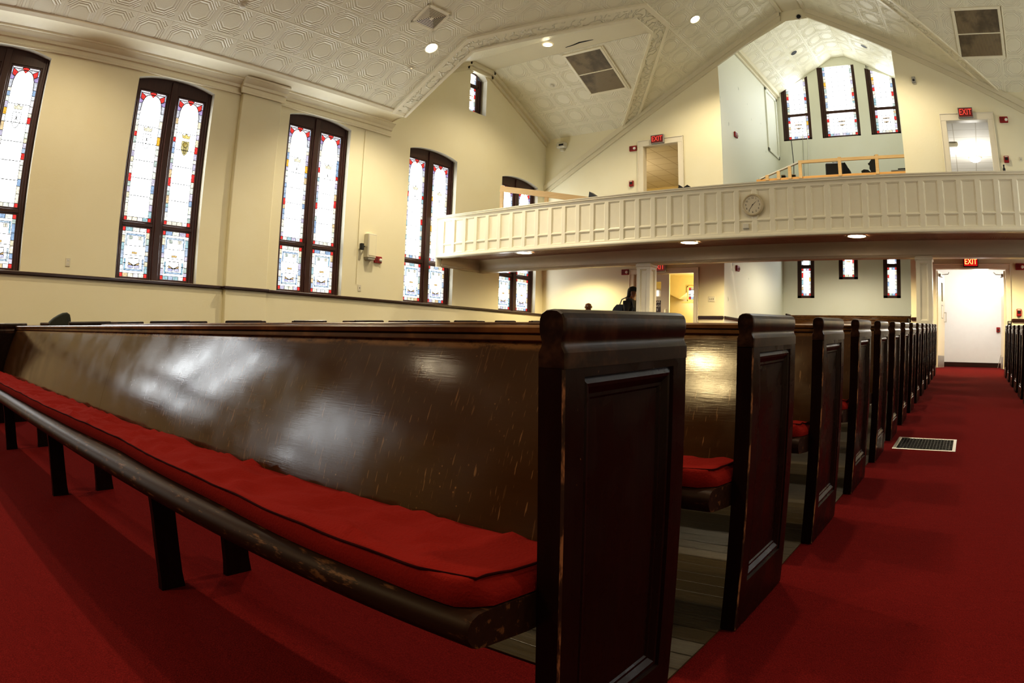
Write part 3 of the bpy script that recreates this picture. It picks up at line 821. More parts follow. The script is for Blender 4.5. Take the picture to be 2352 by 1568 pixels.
def tall_window(n, loc, rot, seed, label=None):
    o = thing('window_%d' % n, label, None, loc, (0, 0, rot), kind='structure')
    W = WIN_W; d0, d1 = REC, REC + .08
    lights = [(.12, .64), (.88, 1.40)]; up = (2.72, 4.955); lo = (1.80, 2.615)
    mb = MB()
    frame_boxes(mb, [(-.01, .098, SILL, 5.14), (W - .098, W + .01, SILL, 5.14), (.662, .858, SILL, 5.16), (0, W, SILL, 1.778), (.09, .67, 2.637, 2.698), (.85, W - .09, 2.637, 2.698)], d0, d1)
    frame_boxes(mb, [(.70, .82, SILL, 5.2), (.725, .742, SILL, 5.2), (.778, .795, SILL, 5.2)], d0 - .03, d0 + .01, .008)
    frame_boxes(mb, [(.02, .05, SILL, 5.14), (W - .05, W - .02, SILL, 5.14)], d0 - .02, d0 + .01, .006)
    head = [(0, 4.977), (W, 4.977)] + [(a, z + .0) for a, z in arch_pts(W, SILL, SPRING, RISE)[2:]]
    mb.prism([(a * 1.0, z) for a, z in head], lambda t, p, q: (p, t, q), d0 + .002, d1)
    for a0, a1 in lights:
        sash(mb, a0, a1, *up, d0 + .012); sash(mb, a0, a1, *lo, d0 + .012)
    mb.build('window_frame', M['frame'], o, local=True)
    for i, (a0, a1) in enumerate(lights):
        glass_mesh(glass_upper(a1 - a0, up[1] - up[0], seed * 7 + i, i == 1 and seed in (2,)), a0, up[0], d0 + .045, o)
        glass_mesh(glass_lower(a1 - a0, lo[1] - lo[0], seed * 13 + i), a0, lo[0], d0 + .045, o)
    return o
WLAB = ['tall double stained glass window cut off at the left edge of the view', 'tall double stained glass window left of the pilaster, with a gold shield',
        'tall double stained glass window right of the pilaster', 'tall double stained glass window half behind the gallery end', 'tall double stained glass window in the left wall under and over the gallery, next to the back wall']
wins = []
for i, y0 in enumerate(WIN_Y): wins.append(tall_window(i + 1, (WL, y0, 0), PI / 2, i + 1, WLAB[i]))
cnt = 6
def copy_window(src, loc, rot):
    global cnt
    c = copy_tree(src); c.name = 'window_%d' % cnt; cnt += 1; c.location = loc; c.rotation_euler = (0, 0, rot)
    if 'label' in c: del c['label']
    return c
for k in (1, 2): copy_window(wins[k - 1], (WL, 0.10 - 3.19 * k, 0), PI / 2)
for k in range(2, 5): copy_window(wins[abs(k) % 3], (WR, 0.45 + 3.19 * k + WIN_W, 0), -PI / 2)
def gable_window(n, loc, rot, label=None):
    o = thing('window_%d' % n, label, None, loc, (0, 0, rot), kind='structure'); W = .62
    mb = MB(); d0 = .18
    frame_boxes(mb, [(0, .05, 6.52, 7.5), (W - .16, W, 6.52, 7.5), (0, W, 6.52, 6.58), (0, W, 7.27, 7.33)], d0, d0 + .07)
    frame_boxes(mb, [(W - .12, W - .09, 6.52, 7.5), (W - .06, W - .03, 6.52, 7.5)], d0 - .02, d0 + .01)
    sash(mb, .07, W - .18, 6.60, 7.25, d0 + .01); sash(mb, .07, W - .18, 7.35, 7.62, d0 + .01)
    mb.build('window_frame', M['frame'], o, local=True)
    glass_mesh(glass_border(W - .25, .65, 91, emblem=True), .07, 6.60, d0 + .045, o)
    glass_mesh(glass_border(W - .25, .29, 92, top=False, bot=False), .07, 7.35, d0 + .045, o)
    return o
gw = gable_window(cnt, (WL, 11.87, 0), PI / 2, 'small stained glass window high in the left gable'); cnt += 1
copy_window(gw, (WR, 12.49, 0), -PI / 2)
def recess_lower(i, x0, x1, z0, split, label):
    global cnt
    o = thing('window_%d' % cnt, label, None, (x0, AY, 0), (0, 0, 0), kind='structure'); cnt += 1
    W = x1 - x0; mb = MB(); d0 = .01; e = .125
    frame_boxes(mb, [(0, e, z0, 4.1), (W - e, W, z0, 4.1), (0, W, z0, z0 + .075)], d0, d0 + .07)
    if split: frame_boxes(mb, [(e - .02, W - e + .02, 3.40, 3.50)], d0, d0 + .07)
    mb.build('window_frame', M['frame'], o, local=True)
    if split:
        glass_mesh(glass_border(W - 2 * e + .02, .80, 40 + i, grid=.17), e - .01, 2.595, d0 + .04, o)
        glass_mesh(glass_border(W - 2 * e + .02, .58, 50 + i, top=False, bot=False, grid=.2), e - .01, 3.50, d0 + .04, o)
    else:
        glass_mesh(glass_border(W - 2 * e + .02, .95, 60 + i, emblem=True, top=False, grid=.2), e - .01, z0 + .07, d0 + .04, o)
for i, ((x0, x1, z0, z1), sp) in enumerate(zip(lw, (True, False, True))):
    recess_lower(i, x0, x1, z0, sp, ('narrow stained glass window under the loft, left of three', 'short stained glass window under the loft, middle of three', 'narrow stained glass window under the loft, right of three')[i])
def recess_upper(i, x0, x1, z0, t, label):
    global cnt
    o = thing('window_%d' % cnt, label, None, (x0, AY, 0), (0, 0, 0), kind='structure'); cnt += 1
    W = x1 - x0; mb = MB(); d0 = .02; el, er = .17, .10; zt = 8.17
    frame_boxes(mb, [(0, el, z0, max(t) + .1), (W - er, W, z0, max(t) + .1), (0, W, z0, z0 + .055), (el - .02, W - er + .02, zt - .045, zt + .045)], d0, d0 + .07)
    frame_boxes(mb, [(.05, .08, z0, max(t) + .1), (.11, .13, z0, max(t) + .1)], d0 - .02, d0 + .01, .004)
    mb.build('window_frame', M['frame'], o, local=True)
    gwid = W - el - er
    glass_mesh(glass_border(gwid, zt - .045 - z0 - .055, 70 + i, emblem=True, top=False, grid=.11, b=.075), el, z0 + .055, d0 + .045, o, None, 'glass_loft')
    sl = (t[0] - zt + .05, t[1] - zt + .05)
    glass_mesh(glass_border(gwid, max(sl), 80 + i, top=False, bot=False, grid=.16, slant=sl, b=.075), el, zt + .045, d0 + .045, o, sl, 'glass_loft')
for i, (x0, x1, z0, t) in enumerate(uw):
    recess_upper(i, x0, x1, z0, t, ('upper loft window cut by the ceiling slope, left of three', 'tall upper loft window under the ridge, middle of three', 'upper loft window partly behind the wall edge, right of three')[i])
# ------------------------------------------------------------------ pews
PV0, PITCH = 0.857, 0.8985
def back_y(z): return .119 + .0073 * z + .319 * z * z
def end_panel(x, outer, parent):
    """upright pew end with a recessed panel on its outer side (outer = +1 / -1) and a moulded cap"""
    h = .0235; D = .452; H = .802; mb = MB()
    sx = lambda p: x + p * outer
    a0, a1, z0, z1 = .058, .388, .135, .786
    rings = [(0, 0), (.003, .007), (.012, .003), (.018, .004), (.030, .013), (.036, .013), (.040, .017)]
    tess(mb, [(.004, 0), (D - .004, 0), (D - .004, H), (.004, H)], [[(a0, z0), (a1, z0), (a1, z1), (a0, z1)]], lambda a, z: (sx(h), a, z))
    prev = None
    for ins, dp in rings:
        cur = [(sx(h - dp), a0 + ins, z0 + ins), (sx(h - dp), a1 - ins, z0 + ins), (sx(h - dp), a1 - ins, z1 - ins), (sx(h - dp), a0 + ins, z1 - ins)]
        if prev:
            for i in range(4): mb.face([prev[i], prev[(i + 1) % 4], cur[(i + 1) % 4], cur[i]])
        prev = cur
    mb.face(prev)
    mb.face([(sx(h), .004, 0), (sx(h), .004, H), (sx(h - .004), 0, H), (sx(h - .004), 0, 0)], 1)
    mb.face([(sx(h), D - .004, 0), (sx(h), D - .004, H), (sx(h - .004), D, H), (sx(h - .004), D, 0)], 1)
    mb.face([(sx(h - .004), 0, 0), (sx(-h), 0, 0), (sx(-h), 0, H), (sx(h - .004), 0, H)])
    mb.face([(sx(h - .004), D, 0), (sx(-h), D, 0), (sx(-h), D, H), (sx(h - .004), D, H)])
    mb.face([(sx(-h), 0, 0), (sx(-h), D, 0), (sx(-h), D, H), (sx(-h), 0, H)])
    mb.face([(sx(h - .004), 0, 0), (sx(h), .004, 0), (sx(h), D - .004, 0), (sx(h - .004), D, 0), (sx(-h), D, 0), (sx(-h), 0, 0)])
    pn = mb.build('end_panel', [M['pew_dark'], M['pew_worn']], parent, local=True)
    half = [(.0235, .800), (.0252, .8003), (.0252, .8245), (.0243, .8262), (.0196, .8345), (.0188, .838), (.0190, .843), (.0212, .850), (.0230, .858), (.0233, .868), (.0224, .877), (.0190, .8845), (.011, .8893), (0, .8905)]
    prof = half + [(-p, q) for p, q in reversed(half[:-1])]
    mb = MB(); n = len(prof)
    V = []
    st = [(0, .93), (.004, .985), (.010, 1), (D - .010, 1), (D - .004, .985), (D, .93)]
    for t, k in st: V += [(x + p * k, t, .80 + (q - .80) * (1 - (1 - k) * .35)) for p, q in prof]
    F = [(j * n + i, j * n + (i + 1) % n, (j + 1) * n + (i + 1) % n, (j + 1) * n + i) for j in range(len(st) - 1) for i in range(n)]
    F += [tuple(range(n)), tuple(range((len(st) - 1) * n, len(st) * n))]
    mb.raw(V, F); mb.build('end_cap', M['pew_cap'], pn, 17, local=True)
def make_pew(L, ends, n_legs, label, group, seam=None):
    """L: overall length; local x from -L/2 to L/2, y = depth from the front of the ends, z = height"""
    o = thing('church_pew', label, 'pew', (0, 0, 0), (S, 0, 0), group)
    xl, xr = -L / 2, L / 2
    for e in ends: end_panel(xr - .0245 if e > 0 else xl + .0245, e, o)
    il = xl + (.048 if -1 in ends else .012); ir = xr - (.048 if 1 in ends else .012)
    # back: curved boards with a fine joint
    fr = [(back_y(z), z) for z in [.38 + (.836 - .38) * i / 12 for i in range(13)]]
    prof = fr + [(y + .022, z) for y, z in reversed(fr)]
    mb = MB(); cuts = [il] + ([seam - .001, seam + .001] if seam is not None else []) + [ir]
    for i in range(0, len(cuts), 2): mb.prism(prof, lambda t, p, q: (t, p, q), cuts[i], cuts[i + 1])
    bk = mb.build('backrest', M['pew_back'], o, 35, local=True)
    rp = [(.338, .829), (.333, .832), (.333, .842), (.340, .8445), (.330, .848), (.328, .859), (.334, .8645), (.374, .8645), (.380, .859), (.380, .835), (.366, .829)]
    mb = MB()
    for i in range(0, len(cuts), 2): mb.prism(rp, lambda t, p, q: (t, p, q), cuts[i], cuts[i + 1])
    mb.build('top_rail', M['pew_rail'], o, 25, local=True)
    sp = [(.205, .420), (-.120, .4455), (-.145, .4455), (-.160, .440), (-.170, .428), (-.171, .412), (-.163, .398), (-.150, .388), (-.130, .384), (-.02, .372), (.205, .362)]
    mb = MB(); n = len(sp); V = []
    st = [(il + .001, .985), (il + .008, 1.0), (ir - .008, 1.0), (ir - .001, .985)]
    for t, k in st: V += [(t, .05 + (p - .05) * k, .41 + (q - .41) * k) for p, q in sp]
    F = [(j * n + i, j * n + (i + 1) % n, (j + 1) * n + (i + 1) % n, (j + 1) * n + i) for j in range(3) for i in range(n)] + [tuple(range(n)), tuple(range(3 * n, 4 * n))]
    mb.raw(V, F); mb.build('seat', M['pew_seat'], o, 35, local=True)
    for k in range(n_legs):
        x = xl + L * (k + 1) / (n_legs + 1) if n_legs != 3 else (-1.545, -.01, 1.50)[k]
        for y0, y1, zt in ((-.046, .036, .375), (.215, .308, .37)):
            mb = MB(); V = []
            for z, e, f in ((0, .004, .003), (.05, .001, 0), (.26, 0, 0), (zt, .006, 0)):
                V += [(x - .013 - f, y0 - e, z), (x + .013 + f, y0 - e, z), (x + .013 + f, y1 + e, z), (x - .013 - f, y1 + e, z)]
            F = [(j * 4 + i, j * 4 + (i + 1) % 4, j * 4 + 4 + (i + 1) % 4, j * 4 + 4 + i) for j in range(3) for i in range(4)] + [(0, 1, 2, 3), (12, 13, 14, 15)]
            mb.raw(V, F); mb.build('leg', M['pew_dark'], o, local=True)
    return o
ORD = ['first', 'second', 'third', 'fourth', 'fifth', 'sixth', 'seventh', 'eighth', 'ninth', 'tenth', 'eleventh', 'twelfth', 'thirteenth', 'fourteenth', 'fifteenth']
CL, CC = 6.05, -3.596
center = make_pew(CL, (1, -1), 3, 'long scratched dark pew with red cushion in the foreground, first of the center block', 'pews of the center block', seam=.236)
center.location = T(CC, PV0, 0.0)
for r in range(1, 14):
    p = copy_tree(center); p.location = T(CC, PV0 + PITCH * r, 0.0065 if r else 0)
    p['label'] = 'dark wooden pew of the center block left of the aisle, %s row from the front' % ORD[r] if r < 13 else 'dark wooden pew of the center block left of the aisle, last row by the doorway'
LL_ = -7.95 - (WL + .03)
left = make_pew(LL_, (1,), 2, '', 'pews of the left block')
for r in range(0, 15):
    p = left if r == 0 else copy_tree(left)
    p.location = T((WL + .03 - 7.95) / 2, PV0 + PITCH * r, 0.0065 if r else 0)
    p['label'] = 'dark wooden pew against the left window wall, %s row from the front' % ORD[r]
RL_ = WR - .03 - .775
right = make_pew(RL_, (-1,), 2, '', 'pews of the right block')
for r in range(8, 14):
    p = right if r == 8 else copy_tree(right)
    p.location = T((WR - .03 + .775) / 2, PV0 + PITCH * r, 0.0065)
    p['label'] = 'dark pew right of the red aisle, %s from the bright doorway' % ('nearest', 'second', 'third', 'fourth', 'fifth', 'sixth')[13 - r]
alcp = make_pew(3.75, (1, -1), 2, 'dark pew on the upper step of the recess under the loft', 'pews in the recess')
alcp.rotation_euler = (0, 0, 0); alcp.location = (-3.45, 19.3, 1.121)
p = copy_tree(alcp); p.location = (-3.45, 18.15, .961); p['label'] = 'dark pew on the lower step of the recess under the loft'

def make_cushion(L, label, seed):
    """stitched seat cushion; local frame as the pew's"""
    rnd = random.Random(seed); NX = 300; mb = MB()
    def wob(x): return .030 * noise.noise((x * .8 + seed, 3.1, 0)) + .014 * noise.noise((x * 2.6, 7.7, seed))
    xr = L / 2 - .052; xl = -L / 2 + .07
    def front(x):
        d = xr - x
        base = -.152 + .075 * min(1, max(0, (d - .12) / 1.55)) if d < 1.9 else -.077 - .02 * min(1, (d - 1.9) / 1.2)
        e = max(0, 1 - d / .05); e2 = max(0, 1 - (x - xl) / .06)
        return base + (.045 * e * e) + .05 * e2 * e2 + wob(x) * .35
    # closed cross-section, u around
    sec = [(0.0, .000), (-.004, .012), (-.004, .027), (.001, .038), (.012, .044), (.03, .046), (.10, .047), (.20, .046), (.30, .045), (.45, .044), (.6, .043), (.75, .042), (.9, .040), (1.0, .030), (1.0, .0), (.6, .0), (.3, .0)]
    V = []; n = len(sec); tops = []
    for i in range(NX + 1):
        x = xl + (xr - xl) * i / NX; f = front(x); bk_ = .176
        endk = min(1, min(x - xl, xr - x) / .02 + .35)
        for j, (t, hh) in enumerate(sec):
            y = f + (bk_ - f) * t if t >= 0 else f + t
            zt = .4462 - (y + .12) * .0785 if y > -.12 else .4462
            nz_ = 0
            if hh > .03:
                nz_ = .007 * noise.noise((x * 3.2 + seed, y * 7, 0)) + .008 * noise.noise((x * 9, y * 13 + seed, 2)) + .005 * noise.noise((x * 1.1, y * 3, 5))
                m = noise.noise((x * 4.3 + 5, y * 9 + x * 3, seed)); m2 = noise.noise((x * 7.3 + y * 6, y * 6 - x * 2, seed + 4)); kf = min(1, .18 + max(0, t) / .14) * min(1, .3 + (xr - x) / .35); nz_ += .011 * max(0, 1 - abs(m) * 5) + .007 * max(0, 1 - abs(m2) * 6) - .006; nz_ *= kf * 1.4
            V.append((x, y, zt + .0015 + hh * endk + nz_))
        tops.append(Vector(V[-n + 4]) + Vector((0, -.004, .0005)))
    F = [(i * n + j, i * n + (j + 1) % n, (i + 1) * n + (j + 1) % n, (i + 1) * n + j) for i in range(NX) for j in range(n)] + [tuple(range(n)), tuple(range(NX * n, NX * n + n))]
    mb.raw(V, F)
    o = mb.build('pew_cushion', M['cushion'], None, 60, local=True)
    o.rotation_euler = (S, 0, 0); props(o, label, 'cushion', 'red pew cushions')
    pts = [tops[i] for i in range(3, NX - 4)]
    pts = [sum((pts[max(0, min(len(pts) - 1, i + k))] for k in range(-3, 4)), Vector()) / 7 for i in range(len(pts))]
    last = V[(NX - 1) * n:NX * n]
    pts += [Vector(last[j]) + Vector((.004, 0, .0)) for j in (5, 6, 7, 8, 9, 10, 11, 12)]
    mb = MB(); mb.tube(pts, .0024, 6); mb.build('piping', M['piping'], o, 60, local=True)
    return o
CU = ['long red cushion on the foreground pew', 'red cushion on the second pew, seen between the first two pew ends', 'red cushion on the third pew, seen between the second and third pew ends', 'red cushion on the fourth pew, a glimpse beside the fourth pew end']
for r in range(4):
    c = make_cushion(CL, CU[r], r + 1); c.location = T(CC, PV0 + PITCH * r, .0065 if r else 0)

# dark garment on the left block's pew end
def blob(mb, rings, seg=18, mi=0):
    """closed skin through rings: (centre, rx, ry, axis dir x, axis dir y)"""
    V = []; 
    for c, rx, ry, ax, ay in rings:
        for k in range(seg):
            t = 2 * PI * k / seg; V.append(Vector(c) + Vector(ax) * rx * math.cos(t) + Vector(ay) * ry * math.sin(t))
    F = [(i * seg + k, i * seg + (k + 1) % seg, (i + 1) * seg + (k + 1) % seg, (i + 1) * seg + k) for i in range(len(rings) - 1) for k in range(seg)]
    F += [tuple(range(seg)), tuple(range((len(rings) - 1) * seg, len(rings) * seg))]
    mb.raw(V, F, mi)
# slouched dark jacket draped over the second left-block pew end (its shoulder shows above the rails)
mb = MB(); c0 = T(-7.975, PV0 + PITCH + .05, .0)
prof = [(-.13, .62), (-.125, .86), (-.10, .91), (-.05, .945), (.02, .985), (.07, 1.004), (.115, 1.004), (.145, .985), (.155, .94), (.152, .84), (.145, .62)]
V = []; seg = len(prof); lay = [(-.06, .955), (-.055, .99), (-.03, 1.0), (.0, 1.0), (.03, .998), (.055, .985), (.062, .94)]
for dx, k in lay:
    for y, z in prof:
        zz = .62 + (z - .62) * k + .006 * noise.noise((y * 12, dx * 20, z * 9))
        V.append(T(-7.975 + dx * (1 + .25 * (zz < .84)), PV0 + PITCH * 1 + .22 + y, zz))
F = [(j * seg + i, j * seg + i + 1, (j + 1) * seg + i + 1, (j + 1) * seg + i) for j in range(len(lay) - 1) for i in range(seg - 1)]
F += [tuple(range(seg)), tuple(range((len(lay) - 1) * seg, len(lay) * seg))]
mb.raw(V, F)
single(mb, 'jacket', M['green_cloth'], 'dark jacket slumped over a pew end at the far left', 'jacket', smooth=70)

# floor register
o = thing('floor_register', 'metal floor grate in the red aisle carpet', 'floor grate', T(-.28, 5.02, 0), (S, 0, 0))
mb = MB(); w0, w1, l0, l1 = -.245, .245, 0.0, .535; b = .028; zt = .006
for r in ((w0, w1, l0, l0 + b), (w0, w1, l1 - b, l1), (w0, w0 + b, l0 + b, l1 - b), (w1 - b, w1, l0 + b, l1 - b)): mb.box(*r, .0008, zt, .002)
mb.build('rim', M['metal'], o, local=True)
mb = MB(); mb.box(w0 + b, w1 - b, l0 + b, l1 - b, .0006, .0012); mb.build('duct_opening', M['black'], o, local=True)
mb = MB()
for i in range(1, 17): x = w0 + b + (w1 - w0 - 2 * b) * i / 17; mb.box(x - .0022, x + .0022, l0 + b, l1 - b, .0013, .0052)
for i in range(1, 14): y = l0 + b + (l1 - l0 - 2 * b) * i / 14; mb.box(w0 + b, w1 - b, y - .0022, y + .0022, .0013, .0040)
mb.build('grate_bars', M['dark_metal'], o, local=True)

# ------------------------------------------------------------------ doorways and the rooms beyond
def casing(name, x0, x1, z0, z1, top, w, label):
    mb = MB(); y = YB
    mb.box(x0 - w, x0, y - .03, y, z0, top, .008); mb.box(x1, x1 + w, y - .03, y, z0, top, .008); mb.box(x0 - w, x1 + w, y - .034, y, z1, top, .008)
    mb.box(x0 - w, x0 - w + .02, y - .045, y, z0, top, .005); mb.box(x1 + w - .02, x1 + w, y - .045, y, z0, top, .005); mb.box(x0 - w, x1 + w, y - .048, y, top - .02, top, .005)
    return struct(mb, name, M['door_white'], label=label)
casing('door_1', -7.77, -6.81, 3.9, 5.95, 6.11, .15, 'white casing of the open upper doorway left of the recess')
casing('door_2', -.17, .82, 3.9, 5.92, 6.09, .15, 'white casing of the bright upper doorway right of the recess')
casing('door_3', -8.02, -6.42, fz(YB), 2.71, 2.84, .13, 'white casing of the lower left doorway')
casing('door_4', -.67, .93, fz(YB), 2.71, 2.82, .11, 'white casing of the bright doorway at the end of the aisle')
def room(name, x0, x1, y0, y1, z0, z1, wm, cm, fm, ceil=None):
    mb = MB()
    mb.face([(x0, y0, z0), (x0, y1, z0), (x0, y1, z1), (x0, y0, z1)], 0); mb.face([(x1, y0, z0), (x1, y1, z0), (x1, y1, z1), (x1, y0, z1)], 0)
    mb.face([(x0, y1, z0), (x1, y1, z0), (x1, y1, z1), (x0, y1, z1)], 0)
    mb.face([(x0, y0, z1), (x1, y0, z1), (x1, y1, z1), (x0, y1, z1)], 1); mb.face([(x0, y0, z0), (x1, y0, z0), (x1, y1, z0), (x0, y1, z0)], 2)
    return struct(mb, name, [wm, cm, fm])
room('wall_upper_left_room', -11.5, -6.2, YB + .17, 20.6, 3.9, 6.3, M['stair'], M['droptile'], M['floor_wood'])
room('wall_upper_right_room', -1.15, 3.5, YB + .17, 21.0, 3.9, 6.3, M['hall'], M['droptile'], M['floor_wood'])
room('wall_hall', -1.1, 2.2, YB + .13, 18.3, fz(YB), 3.1, M['hall'], M['hall'], M['carpet'])
mb = MB(); mb.box(-1.1, 2.2, 18.26, 18.3, fz(YB), fz(YB) + .115, .006); struct(mb, 'baseboard_hall', M['dark_trim'])
mb = MB(); mb.box(-11.5, -6.2, 20.55, 20.6, 6.13, 6.2, .01); struct(mb, 'trim_14', M['stair'])
# stairwell behind the lower left doorway with a sloping soffit and a little window
mb = MB(); x0, x1, y0, y1, z0 = -9.2, -5.72, YB + .13, 16.6, .64
mb.face([(x0, y1, z0), (x1, y1, z0), (x1, y1, 3.1), (x0, y1, 3.1)]); mb.face([(x0, y0, z0), (x0, y1, z0), (x0, y1, 3.1), (x0, y0, 3.1)]); mb.face([(x1, y0, z0), (x1, y1, z0), (x1, y1, 3.1), (x1, y0, 3.1)])
mb.face([(x0, y0, 2.9), (x1, y0, 2.9), (x1, y1, 2.75), (x0, y1, 2.75)])
mb.face([(x0, y0, z0), (x1, y0, z0), (x1, y1, z0), (x0, y1, z0)], 1)
struct(mb, 'wall_stairwell', [M['stair'], M['floor_wood']])
mb = MB(); mb.prism([(-8.6, 2.78), (-7.35, 2.20), (-6.3, 2.95), (-6.3, 3.1), (-8.6, 3.1)], lambda t, p, q: (p, t, q), y1 - .35, y1 - .003); struct(mb, 'ceiling_stairwell', M['stair'])
o = thing('window_%d' % cnt, 'small stained glass window glowing beyond the lower left doorway', None, (-7.06, 16.6, 0), (0, 0, 0), kind='structure'); cnt += 1
mb = MB(); frame_boxes(mb, [(-.04, .0, 2.14, 2.52), (.36, .40, 2.14, 2.52), (-.04, .40, 2.14, 2.18), (-.04, .4, 2.48, 2.52)], -.40, -.36); frame_boxes(mb, [(-.2, .5, 2.09, 2.13)], -.40, -.35); mb.build('window_frame', M['stair'], o, local=True)
glass_mesh(glass_border(.36, .30, 121), 0, 2.18, -.365, o)
# door leaves
def leaf(name, label, hinge, ang, w, h, sign):
    o = thing(name, label, 'door', hinge, (0, 0, ang)); t = .045
    mb = MB(); ops_ = [(w * .58, w * .58 + .17, 1.50, 1.86)] if sign == 1 else [(w * .48, w * .48 + .17, 1.42, 1.82)]
    for y in (0, t): tess(mb, [(0, .01), (w, .01), (w, h), (0, h)], [[(a, z0), (b, z0), (b, z1), (a, z1)] for a, b, z0, z1 in ops_], lambda a, z: (a, y, z))
    for a, b, z0_, z1_ in ops_ + [(0, w, .01, h)]:
        L = [(a, z0_), (b, z0_), (b, z1_), (a, z1_)]
        for i in range(4):
            p, q = L[i], L[(i + 1) % 4]; mb.face([(p[0], 0, p[1]), (q[0], 0, q[1]), (q[0], t, q[1]), (p[0], t, p[1])])
    mb.build('door_slab', M['door_white'], o, local=True)
    mb = MB(); a, b, z0_, z1_ = ops_[0]; mb.box(a, b, t * .4, t * .6, z0_, z1_); mb.build('vision_panel', M['clear'], o, local=True)
    mb = MB(); mb.box(.03, w - .03, -.004, 0, .02, .26, .001); mb.build('kick_plate', M['metal'], o, local=True)
    mb = MB(); mb.tube([(w - .09, -.05, .98), (w - .09, -.05, 1.2)], .011); mb.tube([(w - .09, 0, .99), (w - .09, -.05, .99)], .009); mb.tube([(w - .09, 0, 1.19), (w - .09, -.05, 1.19)], .009); mb.build('pull_handle', M['metal'], o, 40, local=True)
    mb = MB(); mb.box(.1, .36, -.05, 0, h - .11, h - .05, .006); mb.tube([(.3, -.04, h - .05), (.42, -.16, h - .03), (.2, -.22, h - .02)], .009, 6); mb.build('door_closer', M['grey_plastic'], o, local=True)
    if sign == 1:
        mb = MB(); mb.box(a + .0, a + .17, -.004, 0, 1.13, 1.41, .001); sg = mb.build('sign_plate', M['dark_trim'], o, local=True)
        for k, (tx, zz) in enumerate((('EAR', 1.372), ('NOT', 1.275), ('ET', 1.178))):
            m = text_mb(tx, .078, .0006, 'LEFT'); m.xf(basis((a + .02, -.0055, zz), (1, 0, 0), (0, 0, 1), (0, -1, 0))); m.build('lettering', M['white_ink'], sg, local=True)
    else:
        mb = MB(); mb.box(a, a + .19, -.003, 0, 1.05, 1.34, .001); mb.box(a + .015, a + .175, -.0034, -.003, 1.07, 1.32, 0, 1); mb.build('notice', [M['grey_plastic'], M['paper']], o, local=True)
    return o
leaf('door_leaf', 'closed door leaf with a dark sign and small window in the lower left doorway', (-8.01, YB + .03, fz(YB)), 0, .93, 2.04, 1)
leaf('door_leaf', 'door leaf standing open on the left of the bright aisle doorway', (-.64, YB + .14, fz(YB)), 1.40, .76, 2.03, 2)
l3 = thing('door_leaf', 'door leaf standing open on the right of the bright aisle doorway, seen on edge', 'door', (.93, YB + .14, fz(YB)), (0, 0, 1.60))
mb = MB(); mb.box(0, .76, 0, .045, .01, 2.03, .003); mb.build('door_slab', M['door_white'], l3, local=True)
mb = MB(); mb.box(.03, .73, .045, .049, .02, .26, .001); mb.build('kick_plate', M['metal'], l3, local=True)
mb = MB(); mb.box(.1, .36, .045, .095, 1.92, 1.98, .006); mb.tube([(.3, .09, 1.98), (.4, .2, 2.0), (.15, .26, 2.01)], .009, 6); mb.build('door_closer', M['grey_plastic'], l3, local=True)
mb = MB(); mb.tube([(.68, .05, .3), (.70, .12, .02)], .008, 6); mb.build('door_stop', M['metal'], l3, local=True)

# ------------------------------------------------------------------ fixtures
def exit_sign(label, x, y, z, w, h, hot, cond=False):
    o = thing('exit_sign', label, 'exit sign', (x, y, z), group='exit signs')
    mb = MB(); mb.box(x - w / 2, x + w / 2, y - .075, y - .004, z, z + h, .008); mb.box(x - w * .15, x + w * .15, y - .05, y + .0, z + h * .3, z + h * .7, 0)
    mb.build('housing', M['dark_metal'] if hot else M['grey_plastic'], o)
    mb = MB(); mb.box(x - w / 2 + .018, x + w / 2 - .018, y - .078, y - .074, z + .018, z + h - .018); mb.build('face_plate', M['exit_face_hot'] if hot else M['exit_face'], o)
    m = text_mb('EXIT', h * .82, .001)
    m.xf(basis((x, y - .080, z + h * .51), (w / h * .50, 0, 0), (0, 0, 1), (0, -1, 0))); m.build('lettering', M['exit_hot'] if hot else M['exit_dim'], o)
    return o
exit_sign('grey exit sign over the upper left doorway', -7.335, YB - .035, 5.965, .36, .225, False)
exit_sign('grey exit sign over the upper right doorway', .31, YB - .035, 5.955, .36, .235, False)
exit_sign('exit sign half hidden by the left gallery column', -7.30, YB - .035, 2.755, .34, .20, False)
exit_sign('glowing red exit sign over the bright aisle doorway', .13, YB - .035, 2.742, .34, .205, True)
def wall_m(side, p):
    """matrix with local x along the wall, y up, z out of the wall"""
    if side == 'back': return basis(p, (1, 0, 0), (0, 0, 1), (0, -1, 0))
    if side == 'left': return basis(p, (0, 1, 0), (0, 0, 1), (1, 0, 0))
    if side == 'right': return basis(p, (0, -1, 0), (0, 0, 1), (-1, 0, 0))
def strobe(label, side, p, w=.20, h=.135):
    o = thing('fire_strobe', label, 'fire alarm strobe', p, group='red fire alarm strobes'); m = wall_m(side, p)
    mb = MB(); mb.box(-w / 2, w / 2, -h / 2, h / 2, 0.001, .045, .008); mb.xf(m).build('housing', M['red_plastic'], o)
    mb = MB(); mb.lathe([(.036, .044), (.036, .058), (.028, .07), (.012, .076), (.0, .077)], Matrix.Translation((w * .27, -h * .05, 0)), 16); mb.xf(m).build('flash_lens', M['lens'], o, 50)
    mb = MB()
    for k in range(5): mb.box(-w * .42, -w * .02, -h * .3 + k * h * .15, -h * .3 + k * h * .15 + .006, .044, .0475)
    mb.xf(m).build('horn_slots', M['dark_metal'], o)
strobe('red fire strobe left of the upper left doorway', 'back', (-8.06, YB, 5.935))
strobe('red fire strobe right of the upper right doorway', 'back', (1.21, YB, 5.91))
strobe('red fire strobe on the wall left of the gallery column, under the gallery', 'back', (-8.27, YB, 2.78))
strobe('red fire strobe right of the bright aisle doorway', 'back', (1.27, YB, 2.76))
strobe('red fire strobe on the left wall beside the cream wall box', 'left', (WL, 9.25, 2.555))
strobe('red fire strobe on the side wall of the upper loft', 'left', (AX0, 16.06, 6.31))
